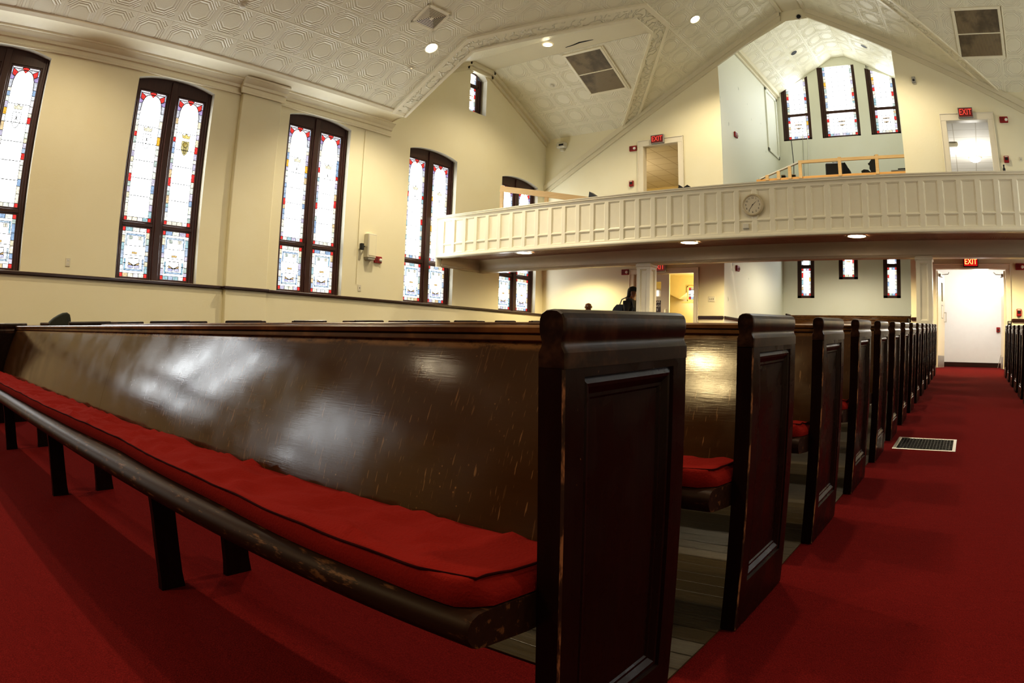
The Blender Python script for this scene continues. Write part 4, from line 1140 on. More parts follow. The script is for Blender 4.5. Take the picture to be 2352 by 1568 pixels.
strobe('red fire strobe on the recess side wall under the loft', 'left', (AX0, 15.95, 2.90))
def pull_station(label, p):
    o = thing('fire_pull_station', label, 'fire alarm pull', p, group='fire alarm pull stations'); m = wall_m('back', p)
    mb = MB(); mb.box(-.058, .058, -.075, .075, 0.001, .05, .008); mb.xf(m).build('housing', M['red_plastic'], o)
    mb = MB(); mb.box(-.035, .035, -.02, .035, .049, .06, .004); mb.xf(m).build('pull_bar', M['dark_metal'], o)
    mb = MB(); mb.box(-.04, .04, .047, .062, .049, .052); mb.xf(m).build('label_strip', M['white_ink'], o)
pull_station('red fire alarm pull left of the upper left doorway', (-8.11, YB, 5.015))
pull_station('red fire alarm pull right of the upper right doorway', (1.15, YB, 5.025))
pull_station('red fire alarm pull right of the bright aisle doorway', (1.225, YB, 1.825))
o = thing('alarm_box', 'small red box on the bright hall wall beyond the aisle doorway', 'alarm box', (.90, 18.3, 1.60)); mb = MB(); mb.box(.85, .95, 18.25, 18.299, 1.54, 1.66, .006); mb.build('housing', M['red_plastic'], o); mb = MB(); mb.box(.88, .92, 18.245, 18.251, 1.57, 1.61); mb.build('pull_bar', M['black'], o)
o = thing('card_reader', 'small black box low on the casing right of the bright doorway', 'card reader', (1.0, YB - .045, 1.595)); mb = MB(); mb.box(.955, 1.045, YB - .085, YB - .046, 1.54, 1.65, .006); mb.build('housing', M['black'], o); mb = MB(); mb.box(.975, 1.025, YB - .088, YB - .085, 1.60, 1.64); mb.build('indicator', M['grey_plastic'], o)
o = thing('speaker', 'small grey speaker on the gable wall right of the recess', 'speaker', (-.815, YB, 6.92)); mb = MB(); mb.box(-.86, -.77, YB - .06, YB - .001, 6.85, 7.0, .01); mb.build('housing', M['grey_plastic'], o); mb = MB(); mb.lathe([(.03, 0), (.028, .006), (0, .007)], wall_m('back', (-.815, YB - .06, 6.91)), 16); mb.build('speaker_cone', M['black'], o)
def plate(name, label, side, p, w, h, kind):
    cat = 'light switch' if 'switch' in name else ('thermostat' if 'thermo' in name else 'wall outlet')
    o = thing(name, label, cat, p); m = wall_m(side, p)
    mb = MB(); mb.box(-w / 2, w / 2, -h / 2, h / 2, .001, .010, .003); mb.xf(m).build('cover_plate', M['plastic'], o)
    mb = MB()
    if kind == 'outlet':
        for dz in (-.028, .028):
            mb = MB(); mb.box(-.017, .017, dz - .014, dz + .014, .009, .012, .003); mb.box(-.010, -.006, dz - .005, dz + .007, .0115, .0128, 0, 1); mb.box(.006, .010, dz - .005, dz + .007, .0115, .0128, 0, 1)
            mb.xf(m).build('socket', [M['white_ink'], M['ink']], o)
    else:
        n = kind
        for k in range(n):
            x = (k - (n - 1) / 2) * .045; mb = MB(); mb.box(x - .006, x + .006, -.014, .014, .009, .022, .002)
            mb.xf(m).build('toggle', M['grey_plastic'], o)
plate('wall_outlet', 'cream outlet plate above the chair rail at far left', 'left', (WL, 2.785, 1.945), .085, .13, 'outlet')
plate('light_switch', 'cream switch plate on the left wall below the black camera', 'left', (WL, 8.81, 1.945), .085, .13, 1)
plate('light_switch', 'three toggle switch plate on the wall beside the lower left doorway', 'back', (-5.96, YB, 2.09), .17, .125, 3)
plate('thermostat', 'small cream thermostat at the right edge beside the upper right doorway', 'back', (1.50, YB, 5.03), .07, .09, 1)
o = thing('wall_speaker', 'tall cream box on the left wall next to the fourth window', 'speaker', (WL, 8.99, 2.55)); mb = MB(); mb.box(WL, WL + .14, 8.88, 9.10, 2.56, 3.05, .012); mb.build('cabinet', M['plastic'], o); mb = MB(); mb.box(WL + .14, WL + .146, 8.90, 9.08, 2.60, 3.01, .004); mb.build('front_grille', M['wall'], o); mb = MB(); mb.box(WL, WL + .13, 8.90, 9.08, 2.52, 2.56, .004); mb.build('lower_bracket', M['grey_plastic'], o)
o = thing('camera_mount', 'small black camera on the left wall beside the cream box', 'camera', (WL, 8.76, 2.77)); mb = MB(); mb.box(WL + .05, WL + .12, 8.72, 8.79, 2.70, 2.83, .008); mb.build('body', M['black'], o); mb = MB(); mb.tube([(WL, 8.86, 2.78), (WL + .06, 8.85, 2.78), (WL + .085, 8.79, 2.77)], .012, 8); mb.build('bracket', M['black'], o)
mb = MB(); mb.tube([(WL + .012, 8.72, 5.2), (WL + .012, 8.72, 2.68), (WL + .012, 8.72, 2.02)], .010, 8); single(mb, 'conduit', M['wall'], 'thin painted conduit running down the left wall to the switch', 'conduit', smooth=40)
o = thing('security_camera', 'white camera housing in the upper left corner of the back wall', 'camera', (-10.2, YB, 6.29))
mb = MB(); mb.box(-10.34, -10.06, YB - .16, YB - .001, 6.22, 6.38, .03); mb.build('housing', M['plastic'], o); mb = MB(); mb.box(-10.24, -10.10, YB - .175, YB - .158, 6.27, 6.32, .006); mb.build('lens_window', M['black'], o); mb = MB(); mb.box(-10.25, -10.15, YB - .10, YB - .001, 6.14, 6.22, .01); mb.build('bracket', M['plastic'], o)

# wall clock on the gallery front
cx, cy, cz = -3.57, BY - .001, 3.315
o = thing('wall_clock', 'round cream wall clock on the white gallery front', 'clock', (cx, cy, cz)); m = wall_m('back', (cx, cy, cz))
mb = MB(); mb.lathe([(.185, .0), (.192, .012), (.192, .03), (.182, .046), (.168, .052), (.158, .047), (.154, .036)], Matrix.Identity(4), 48); mb.xf(m).build('rim', M['clock_rim'], o, 50)
mb = MB(); mb.lathe([(.158, .030), (.158, .0365), (0, .0366)], Matrix.Identity(4), 48); mb.xf(m).build('dial', M['clock_dial'], o)
for k in range(1, 13):
    t = PI / 2 - k * PI / 6; tm = text_mb(str(k), .047, .0004); tm.xf(Matrix.Translation((.122 * math.cos(t), .122 * math.sin(t), .0372))); tm.xf(m).build('numeral', M['ink'], o)
def hand(deg, L, w, nm, z):
    mb = MB(); a = math.radians(90 - deg); dx, dy = math.cos(a), math.sin(a)
    P = [(-.02 * dx - w * dy, -.02 * dy + w * dx), (-.02 * dx + w * dy, -.02 * dy - w * dx), (L * dx + w * .5 * dy, L * dy - w * .5 * dx), (L * dx - w * .5 * dy, L * dy + w * .5 * dx)]
    mb.prism(P, lambda t_, p, q: (p, q, t_), z, z + .0015); mb.xf(m).build(nm, M['ink'], o)
hand(47, .078, .0038, 'hour_hand', .039); hand(217, .115, .003, 'minute_hand', .041)
mb = MB(); mb.lathe([(.008, .038), (.008, .044), (0, .045)], Matrix.Identity(4), 12); mb.xf(m).build('hub', M['ink'], o)
o = thing('thermostat', 'small beige box on the gallery front under the clock', 'thermostat', (-3.70, BY + .022, 2.98)); m = wall_m('back', (-3.71, BY + .024, 2.975)); mb = MB(); mb.box(-.05, .05, -.045, .035, .0, .035, .006); mb.xf(m).build('housing', M['plastic'], o); mb = MB(); mb.box(-.05, .05, -.055, -.045, .0, .038, .002); mb.xf(m).build('lower_lip', M['grey_plastic'], o)

# ceiling fixtures
UPL = Vector((-K1, 0, 1)).normalized()      # up-normal of the left slope is (-k,0,1); faces down towards the nave
def slope_m(x, y, side):
    n = Vector((K1, 0, -1)).normalized() if side < 0 else Vector((-K1, 0, -1)).normalized()
    xa = Vector((0, 1, 0)); ya = n.cross(xa)
    return basis((x, y, nz(x)), xa, ya, n)
def dorm_z(y): return 6.55 + (YB - y) * (7.78 - 6.55) / (YB - 12.56)
def dorm_m(x, y):
    k = (7.78 - 6.55) / (YB - 12.56); n = Vector((0, -k, -1)).normalized(); xa = Vector((1, 0, 0))
    return basis((x, y, dorm_z(y)), xa, n.cross(xa), n)
FLAT = lambda x, y, z: basis((x, y, z), (1, 0, 0), (0, -1, 0), (0, 0, -1))
def downlight(label, m, r, glow, power, aim=True, spread=2.2, col=(1.0, .85, .60)):
    o = thing('recessed_light', label, 'ceiling light', m.translation, group='recessed ceiling lights' if label else None)
    mb = MB(); mb.lathe([(r * 1.28, .0), (r * 1.28, .006), (r * 1.16, .012), (r * 1.0, .004), (r * .98, .001)], Matrix.Identity(4), 32)
    mb.f = mb.f[:-2]; mb.mi = mb.mi[:-2]; mb.col = mb.col[:-2]; mb.uv = mb.uv[:-2]
    mb.xf(m).build('trim_ring', M['white'], o, 50)
    mb = MB(); mb.lathe([(r, .0), (r, .004), (0, .0045)], Matrix.Identity(4), 28); mb.xf(m).build('lamp_lens', glow, o)
    if power:
        ld = bpy.data.lights.new('lamp', 'SPOT'); ld.energy = power; ld.color = col; ld.spot_size = spread; ld.spot_blend = .6; ld.shadow_soft_size = r * .9
        lo = bpy.data.objects.new('lamp', ld); link(lo)
        lo.matrix_world = Matrix.Translation(Vector((0, 0, -.03)) * 1 + m.to_3x3() @ Vector((0, 0, .03)) * 0 + m.translation)
    return o
P1 = 520
downlight('bright recessed light low on the left ceiling slope beside the gable border', slope_m(-8.70, 8.44, -1), .105, M['lamp'], P1)
downlight('bright recessed light high on the ceiling between gable and recess', slope_m(-5.41, 13.18, -1), .105, M['lamp'], P1)
downlight('bright recessed light at the top edge of the view, right of the ridge', slope_m(-1.73, 13.18, 1), .105, M['lamp'], P1)
downlight('recessed light seen edge-on at the ridge of the left gable', FLAT(-8.59, 12.0, 7.775), .10, M['lamp'], 260)
def spot(x, y, z, e, r=.12, spread=2.3, col=(1.0, .84, .58)):
    ld = bpy.data.lights.new('lamp', 'SPOT'); ld.energy = e; ld.color = col; ld.spot_size = spread; ld.spot_blend = .6; ld.shadow_soft_size = r
    lo = bpy.data.objects.new('lamp', ld); lo.location = (x, y, z - .06); link(lo)
for x, y, e in ((-8.70, 2.2, P1 * .4), (-8.7, -4.3, 160), (-5.4, 3.8, P1 * .8)):
    spot(x, y, nz(x), e); spot(2 * XC - x, y, nz(x), e)
for x, y in ((-5.1, -5.3), (-5.45, -7.15)): spot(x, y, nz(x), 520, .15, 2.6, (1.0, .76, .38))
for x, lb in ((-8.67, 'recessed light under the gallery, left of three'), (-4.96, 'recessed light under the gallery, middle of three'), (-1.87, 'recessed light under the gallery, right of three')):
    downlight(lb, FLAT(x, 11.42, 2.817), .155, M['lamp_soffit'], 70, spread=2.8)
for x in (-9.2, -5.0, -2.2, .4, 2.6): spot(x, 14.0, 2.86, 120, .1, 2.9, (1, .82, .46))  # unseen spots without fixtures, added to brighten the back wall under the gallery
spot(-3.45, 17.6, 3.95, 240, .1, 2.8, (1, .90, .68))  # unseen fill with no fixture, added to brighten the lower recess
def cone_detector(label, m, r, name='smoke_detector', cat='smoke detector', mats=None):
    o = thing(name, label, cat, m.translation)
    mb = MB(); mb.lathe([(r * 1.3, 0), (r * 1.3, .008), (r, .012)], Matrix.Identity(4), 20); mb.xf(m).build('base_ring', M['plastic'], o, 40)
    mb = MB(); mb.lathe([(r * .9, .010), (r * .8, .03), (r * .5, .045), (0, .047)], Matrix.Identity(4), 20); mb.xf(m).build('cover', mats or M['plastic'], o, 40)
cone_detector('small round detector near the top edge of the left ceiling slope', slope_m(-9.19, 4.62, -1), .06)
cone_detector('small round detector low on the left slope under the bright light', slope_m(-9.23, 8.43, -1), .05)
cone_detector('small round detector on the left gable ceiling below the grille', dorm_m(-9.41, 13.38), .06)
cone_detector('dark nozzled sprinkler head over the recess opening', wall_m('back', (-3.42, YB, 8.86)), .065, 'sprinkler_head', 'sprinkler', M['dark_metal'])
def alc_m(x, y, s):
    k = (9.97 - 8.87) / (AX0 + 3.66) ; k = abs(k); z = 8.87 + (x - AX0) * k if s < 0 else 8.87 + (AX1 - x) * (9.97 - 8.87) / (AX1 + 3.22)
    n = Vector((k, 0, -1)).normalized() if s < 0 else Vector((-k, 0, -1)).normalized(); xa = Vector((0, 1, 0)); return basis((x, y, z), xa, n.cross(xa), n)
for lb, x, s in (('dark unlit can light on the left slope of the loft ceiling', -4.49, -1), ('dark unlit can light on the right slope of the loft ceiling', -2.33, 1)):
    m = alc_m(x, 18.5, s); o = thing('can_light', lb, 'ceiling light', m.translation, group='unlit can lights in the loft')
    mb = MB(); mb.lathe([(.125, .0), (.125, .006), (.105, .01), (.10, .002)], Matrix.Identity(4), 28); mb.xf(m).build('trim_ring', M['white'], o, 40)
    mb = MB(); mb.lathe([(.102, .0), (.102, .006), (0, .0065)], Matrix.Identity(4), 28); mb.xf(m).build('dark_can', M['dark_metal'], o)
def diffuser(label, m, w, l):
    o = thing('air_diffuser', label, 'ceiling vent', m.translation)
    mb = MB()
    for x0, x1, y0, y1 in ((-l / 2, l / 2, -w / 2, -w / 2 + .055), (-l / 2, l / 2, w / 2 - .055, w / 2), (-l / 2, -l / 2 + .055, -w / 2, w / 2), (l / 2 - .055, l / 2, -w / 2, w / 2)): mb.box(x0, x1, y0, y1, .0, .018, .005)
    mb.xf(m).build('frame', M['white'], o)
    mb = MB(); mb.box(-l / 2 + .05, l / 2 - .05, -w / 2 + .05, w / 2 - .05, .001, .003); mb.xf(m).build('dark_throat', M['black'], o)
    mb = MB(); n = 7
    for k in range(n):
        a = l / 2 - .06 - k * .028; b = w / 2 - .06 - k * .028
        if min(a, b) < .02: break
        z1 = .012 + .004 * k; q_ = .017; o1 = [(-a, -b), (a, -b), (a, b), (-a, b)]; i1 = [(-a + q_, -b + q_), (a - q_, -b + q_), (a - q_, b - q_), (-a + q_, b - q_)]
        for i in range(4):
            j = (i + 1) % 4
            mb.face([(*o1[i], .010), (*o1[j], .010), (*i1[j], .016), (*i1[i], .016)])
    mb.box(-.03, .03, -.03, .03, .02, .03, .004)
    mb.xf(m).build('louvers', M['white'], o)
diffuser('square louvred ceiling vent on the left slope above the bright light', slope_m(-8.20, 7.89, -1), .50, .58)
def grille(label, m, w, l):
    o = thing('return_grille', label, 'ceiling vent', m.translation, group='large return air grilles on the gable ceilings')
    mb = MB()
    for x0, x1, y0, y1 in ((-w / 2 - .07, w / 2 + .07, -l / 2 - .07, -l / 2), (-w / 2 - .07, w / 2 + .07, l / 2, l / 2 + .07), (-w / 2 - .07, -w / 2, -l / 2, l / 2), (w / 2, w / 2 + .07, -l / 2, l / 2)): mb.box(x0, x1, y0, y1, .0, .03, .008)
    mb.box(w / 2 + .085, w / 2 + .12, -l / 2 - .07, l / 2 + .07, 0, .045, .008)
    mb.xf(m).build('frame', M['white'], o)
    for y0, y1 in ((-l / 2, -.012), (.012, l / 2)):
        mb = MB(); mb.box(-w / 2, w / 2, y0, y1, .004, .014); q = mb.xf(m).build('slatted_panel', M['grille'], o)
    mb = MB(); mb.box(-w / 2, w / 2, -.014, .014, .004, .026, .004); mb.xf(m).build('divider', M['white'], o)
grille('large brown return air grille on the left gable ceiling', dorm_m(-8.08, 13.27), .94, 1.30)
grille('large brown return air grille on the right gable ceiling', dorm_m(.89, 13.55), .95, 1.22)
mb = MB(); mb.tube([(-8.33, 12.35, 7.772), (-8.1, 12.32, 7.772), (-7.9, 12.27, 7.772), (-7.75, 12.28, 7.772), (-7.55, 12.3, 7.772)], [.006, .014, .02, .016, .004], 6); single(mb, 'loose_wire', M['black'], 'dark loose wire along the ridge of the left gable ceiling', 'wire', smooth=60)  # thin tube stands for the dark gap of a damaged ceiling seam

# ------------------------------------------------------------------ carpentry and gear on the gallery and loft
o = thing('timber_handrail', 'raw pine handrail sloping behind the left end of the gallery', 'railing', (-8.5, 12.2, 3.3))
ax, az, bx, bz = -9.98, 4.56, -7.34, 3.99
mb = MB(); dx, dz = bx - ax, bz - az; L = math.hypot(dx, dz); nx_, nz_ = -dz / L, dx / L
mb.prism([(ax, az), (bx, bz), (bx - nx_ * .13, bz - nz_ * .13), (ax - nx_ * .13, az - nz_ * .13)], lambda t, p, q: (p, t, q), 12.18, 12.22); mb.build('rail_board', M['pine'], o)
for x, z1 in ((-9.98, 4.58), (-8.72, 4.29), (-7.9, 4.1)):
    mb = MB(); mb.box(x - .045, x + .045, 12.22, 12.26, 3.3, z1, .003); mb.build('post', M['pine'], o)
mb = MB(); mb.prism([(-8.05, 3.72), (-7.80, 4.0), (-7.74, 3.96), (-7.98, 3.68)], lambda t, p, q: (p, t, q), 12.15, 12.18); mb.build('brace', M['pine'], o)
o = thing('timber_railing', 'raw pine railing on an orange board along the loft edge', 'railing', (-3.2, 16.3, 5.07))
ry = 16.27
mb = MB(); mb.box(-5.2, AX1 - .0, ry, ry + .04, 5.0, 5.155, .003); mb.build('base_board', M['board'], o)
mb = MB(); mb.box(-4.05, AX1, ry - .04, ry, 5.47, 5.55, .004); mb.build('top_rail', M['pine'], o)
mb = MB(); mb.prism([(-4.02, 5.55), (-5.1, 5.18), (-5.08, 5.155), (-4.0, 5.52)], lambda t, p, q: (p, t, q), ry - .03, ry + .05); mb.build('sloped_rail', M['paper'], o)
for x, z1 in ((-4.02, 5.55), (-3.0, 5.57), (-2.05, 5.58), (-4.3, 5.42), (-4.6, 5.32), (-4.9, 5.24)):
    mb = MB(); mb.box(x - .042, x + .042, ry - .045, ry - .003, 5.10, z1, .003); mb.build('post', M['pine'], o)
o = thing('equipment_case', 'black equipment case behind the loft railing', 'case', (-3.2, 17.0, 5.07)); mb = MB(); mb.box(-3.50, -3.02, 16.85, 17.2, 5.07, 5.62, .03); mb.build('case_body', M['black'], o)
mb = MB(); mb.prism([(-3.04, 5.075), (-3.04, 5.60), (-2.98, 5.61), (-2.93, 5.50), (-2.88, 5.44), (-2.86, 5.36), (-2.86, 5.075)], lambda t, p, q: (p, t, q), 16.88, 17.15); mb.build('side_pouch', M['black_cloth'], o)
mb = MB(); mb.tube([(-3.34, 17.0, 5.61), (-3.33, 17.0, 5.66), (-3.19, 17.0, 5.66), (-3.18, 17.0, 5.61)], .010, 6); mb.build('carry_handle', M['black'], o)
o = thing('seat_frame', 'black sculpted seat with a tall curved back behind the loft railing', 'seat', (-2.4, 17.0, 5.07))
mb = MB()
def ribbon(mb, pts, w, y0=17.0, hw=.16):
    up = []; dn = []
    for i, (x, z) in enumerate(pts):
        a = pts[max(i - 1, 0)]; b = pts[min(i + 1, len(pts) - 1)]; L = math.hypot(b[0] - a[0], b[1] - a[1]); nx_, nz_ = -(b[1] - a[1]) / L, (b[0] - a[0]) / L
        ww = w[i] if isinstance(w, (list, tuple)) else w
        up.append((x + nx_ * ww, z + nz_ * ww)); dn.append((x - nx_ * ww, z - nz_ * ww))
    mb.prism(up + dn[::-1], lambda t, p, q: (p, t, q), y0 - hw, y0 + hw)
ribbon(mb, [(-2.20, 5.16), (-2.18, 5.30), (-2.25, 5.42), (-2.24, 5.55), (-2.19, 5.66), (-2.15, 5.75)], [.10, .10, .085, .085, .05, .015]); mb.build('curved_back', M['black'], o, 60)
mb = MB(); ribbon(mb, [(-2.68, 5.11), (-2.55, 5.24), (-2.42, 5.26), (-2.22, 5.20)], [.02, .07, .09, .10]); mb.build('seat_shell', M['black'], o, 60)
mb = MB(); ribbon(mb, [(-2.57, 5.37), (-2.50, 5.40), (-2.40, 5.385), (-2.34, 5.33)], [.012, .022, .025, .02], hw=.05); mb.build('arm_pad', M['black'], o, 60)
mb = MB(); ribbon(mb, [(-2.38, 5.555), (-2.32, 5.58), (-2.20, 5.56)], [.012, .022, .02], hw=.05); mb.build('head_pad', M['black'], o, 60)
mb = MB(); mb.box(-2.55, -2.15, 16.9, 17.1, 5.07, 5.12, .01); mb.build('foot', M['black'], o)
for i, (x, lb) in enumerate(((-4.52, 'small black and silver box on the loft board, left of two'), (-4.26, 'small black and silver box on the loft board, right of two'))):
    o = thing('small_speaker', lb, 'speaker', (x, 16.45, 5.07)); mb = MB(); mb.box(x - .05, x + .05, 16.4, 16.5, 5.07, 5.235, .006); mb.build('body', M['black'], o); mb = MB(); mb.box(x - .055, x + .055, 16.395, 16.505, 5.235, 5.26, .003); mb.build('top_plate', M['metal'], o)
o = thing('keyboard_stand', 'low black and grey gear at the right end of the loft', 'music gear', (-1.6, 17.0, 5.07)); mb = MB(); mb.box(-1.78, -1.28, 16.9, 17.15, 5.325, 5.36, .006); mb.build('tray', M['grey_plastic'], o); mb = MB(); mb.box(-1.60, -1.27, 16.92, 17.1, 5.36, 5.40, .006); mb.build('keyboard', M['black'], o)
for xa in (-1.72, -1.36): mb = MB(); mb.box(xa, xa + .06, 16.9, 17.1, 5.07, 5.325, .004); mb.build('support', M['black'], o)
mb = MB(); mb.tube([(-5.22, 20.13, 7.33), (-5.05, 19.6, 6.4), (-4.72, 18.2, 5.08)], .012, 6); single(mb, 'pole', M['dark_metal'], 'thin dark pole leaning from the left loft window', 'pole', smooth=40)
for x, lb, nm in ((-4.86, 'thin pale cord hanging below the left loft window, left of two', 'a'), (-4.70, 'pale cord hanging below the left loft window, right of two', 'b')):
    mb = MB(); mb.tube([(x, 20.16, 8.1), (x + .01, 20.16, 7.3), (x - .01, 20.15, 6.4), (x, 20.15, 5.08)], .008 if nm == 'a' else .014, 6); single(mb, 'hanging_cord', M['grey_plastic'] if nm == 'a' else M['paper'], lb, 'cord', 'cords below the loft window', 40)
def wedge(name, label, cat, pts, y0, y1, part):
    o = thing(name, label, cat, (sum(p[0] for p in pts) / len(pts), y0, min(p[1] for p in pts)))
    mb = MB(); mb.prism(pts, lambda t, p, q: (p, t, q), y0, y1); mb.build('body', M['black'], o)
    mb = MB(); mb.box(*part, .004); mb.build('foot', M['black'], o)
wedge('floor_monitor', 'black wedge at the lower end of the pine handrail', 'speaker', [(-7.02, 3.60), (-6.98, 3.90), (-6.82, 3.79), (-6.72, 3.74), (-6.72, 3.60)], 11.22, 11.38, (-6.95, -6.75, 11.22, 11.38, 3.08, 3.6))
wedge('music_stand', 'black folded stand top showing above the gallery rail near the upper left doorway', 'music stand', [(-5.12, 3.70), (-5.09, 3.86), (-5.0, 3.80), (-4.92, 3.845), (-4.82, 3.77), (-4.80, 3.70)], 11.25, 11.33, (-5.0, -4.92, 11.26, 11.32, 3.06, 3.7))
o = thing('bottle', 'tiny dark bottle on the gallery rail below the bright upper doorway', 'bottle', (.78, 10.99, 3.703)); mb = MB(); mb.lathe([(.022, 0), (.024, .01), (.024, .055), (.012, .075), (.012, .10), (.0, .10)], Matrix.Translation((.78, 10.99, 3.703)), 14); mb.build('body', M['black'], o, 40); mb = MB(); mb.lathe([(.014, .10), (.014, .118), (0, .118)], Matrix.Translation((.78, 10.99, 3.703)), 12); mb.build('cap', M['dark_metal'], o)
# ceiling light in the upper right room
o = thing('dome_light', 'round white ceiling light glowing in the upper right room', 'ceiling light', (.53, 19.4, 6.29)); m = FLAT(.53, 19.4, 6.299); mb = MB(); mb.lathe([(.20, 0), (.20, .03), (.18, .04)], Matrix.Identity(4), 28); mb.xf(m).build('base_ring', M['white'], o, 40); mb = MB(); mb.lathe([(.18, .03), (.16, .08), (.09, .12), (0, .13)], Matrix.Identity(4), 28); mb.xf(m).build('glass_dome', M['lamp_white'], o, 60)
o = thing('ceiling_speaker', 'pale square fixture on the ceiling of the upper right room', 'ceiling fixture', (-.1, 18.3, 6.29)); mb = MB(); mb.box(-.25, .05, 17.9, 18.7, 6.2, 6.298, .02); mb.build('housing', M['white'], o); mb = MB(); mb.box(-.22, .02, 17.95, 18.65, 6.19, 6.2, .004); mb.build('cover', M['hall'], o)

# ------------------------------------------------------------------ people
def skin(name, nodes, edges, mat, parent, sub=2):
    me = bpy.data.meshes.new(name); keys = list(nodes); me.from_pydata([nodes[k][0] for k in keys], [(keys.index(a), keys.index(b)) for a, b in edges], [])
    o = bpy.data.objects.new(name, me); link(o); o.parent = parent; me.materials.append(mat)
    md = o.modifiers.new('skin', 'SKIN'); md.use_smooth_shade = True
    for i, k in enumerate(keys):
        r = nodes[k][1]; me.skin_vertices[0].data[i].radius = r if isinstance(r, tuple) else (r, r)
    me.skin_vertices[0].data[0].use_root = True
    sb = o.modifiers.new('sub', 'SUBSURF'); sb.levels = sub; sb.render_levels = sub
    return o
def chain(names): return list(zip(names, names[1:]))
def body(parent, J, mat, hands=True):
    """continuous figure from joint positions J; local +x forward"""
    N = {'pelvis': (J['pelvis'], (.13, .115)), 'waist': (J['waist'], (.12, .10)), 'chest': (J['chest'], (.145, .11)), 'collar': (J['collar'], (.10, .08)), 'neck': (J['neck'], .052), 'skull0': (J['skull0'], (.068, .075)), 'skull1': (J['skull1'], (.078, .092)), 'skull2': (J['skull2'], (.062, .07))}
    E = chain(['pelvis', 'waist', 'chest', 'collar', 'neck', 'skull0', 'skull1', 'skull2'])
    for s in ('l', 'r'):
        N['sh' + s] = (J['sh' + s], .062); N['el' + s] = (J['el' + s], .042); N['wr' + s] = (J['wr' + s], .027); N['pa' + s] = (J['pa' + s], (.038, .018))
        E += [('collar', 'sh' + s)] + chain(['sh' + s, 'el' + s, 'wr' + s, 'pa' + s])
        N['hi' + s] = (J['hi' + s], .088); N['kn' + s] = (J['kn' + s], .058); N['an' + s] = (J['an' + s], .038); N['to' + s] = (J['to' + s], (.04, .028))
        E += [('pelvis', 'hi' + s)] + chain(['hi' + s, 'kn' + s, 'an' + s, 'to' + s])
        if hands:
            d = (Vector(J['pa' + s]) - Vector(J['wr' + s])).normalized(); side = Vector((1, 0, 0)) if abs(d.x) < .7 else Vector((0, 1 if s == 'r' else -1, 0))
            side = (side - d * side.dot(d)).normalized(); cur = d.cross(side) * (1 if s == 'l' else -1)
            for k, (off, L) in enumerate(((.027, .066), (.009, .076), (-.009, .07), (-.026, .055))):
                b = Vector(J['pa' + s]) + side * off; a1 = b + d * .03; a2 = a1 + d * L * .5 + cur * .008; a3 = a2 + d * L * .4 + cur * .022
                for j, p_ in enumerate((a1, a2, a3)): N['f%s%d%d' % (s, k, j)] = (tuple(p_), .0095 - j * .001)
                E += [('pa' + s, 'f%s%d0' % (s, k))] + chain(['f%s%d%d' % (s, k, j) for j in range(3)])
            b = Vector(J['wr' + s]) + d * .03; t1 = b + side * .035 + d * .02; t2 = t1 + side * .02 + d * .035 + cur * .006
            N['t%s0' % s] = (tuple(t1), .012); N['t%s1' % s] = (tuple(t2), .0095); E += [('wr' + s, 't%s0' % s), ('t%s0' % s, 't%s1' % s)]
    return skin('body', N, E, mat, parent)
def face(parent, c, r):
    """eyes, nose, mouth and ears on a head centred at c, looking along local +x"""
    cx, cy, cz = c
    for s in (-1, 1): mb = MB(); mb.lathe([(.0, -.011), (.009, -.006), (.0115, 0), (.009, .006), (0, .011)], basis((cx + .088, cy + s * .032, cz + .005), (0, 1, 0), (0, 0, 1), (1, 0, 0)), 12); mb.build('eye', M['eye'], parent, 60, local=True)
    mb = MB(); mb.raw([(cx + .088, cy - .008, cz + .01), (cx + .088, cy + .008, cz + .01), (cx + .090, cy - .019, cz - .042), (cx + .090, cy + .019, cz - .042), (cx + .122, cy, cz - .036), (cx + .10, cy, cz - .05)], [(0, 1, 4), (0, 4, 2), (1, 3, 4), (2, 4, 5), (3, 5, 4), (0, 2, 3, 1), (2, 5, 3)]); mb.build('nose', M['skin'], parent, 60, local=True)
    mb = MB(); mb.tube([(cx + .082, cy - .026, cz - .072), (cx + .094, cy, cz - .070), (cx + .082, cy + .026, cz - .072)], [.004, .008, .004], 8); mb.build('mouth', M['lip'], parent, 60, local=True)
    for s in (-1, 1):
        mb = MB(); mb.lathe([(.0, 0), (.022, .003), (.028, .010), (.020, .014), (.008, .008), (0, .008)], basis((cx - .005, cy + s * .078, cz - .012), (.75, 0, .2), (0, .1, 1.15), (0, s, 0)), 14); mb.build('ear', M['skin'], parent, 60, local=True)

# person standing by the column
px_, py_ = -7.40, 13.80
o = thing('person', 'person in a black cap and dark jacket standing in profile beside the gallery column', 'person', (px_, py_, fz(py_)))
H = {'pelvis': (0, 0, .93), 'waist': (-.005, 0, 1.08), 'chest': (-.005, 0, 1.24), 'collar': (-.01, 0, 1.37), 'neck': (.01, 0, 1.44), 'skull0': (.035, 0, 1.505), 'skull1': (.03, 0, 1.565), 'skull2': (.015, 0, 1.625)}
for s, y in (('l', 1), ('r', -1)):
    H.update({'sh' + s: (-.01, y * .165, 1.345), 'el' + s: (-.03, y * .215, 1.09), 'wr' + s: (.10, y * .19, .90), 'pa' + s: (.15, y * .18, .85), 'hi' + s: (0, y * .085, .88), 'kn' + s: (.02 * y, y * .095, .49), 'an' + s: (-.01 + .03 * y, y * .095, .08), 'to' + s: (.14 + .03 * y, y * .105, .035)})
bd = body(o, H, M['skin'])
face(bd, (.033, 0, 1.545), 1)
JN = {'pelvis': ((0, 0, .86), (.17, .155)), 'waist': ((-.005, 0, 1.05), (.155, .135)), 'chest': ((-.005, 0, 1.24), (.175, .145)), 'collar': ((-.012, 0, 1.37), (.12, .095)), 'cn': ((0, 0, 1.415), (.07, .065))}
JE = chain(['pelvis', 'waist', 'chest', 'collar', 'cn'])
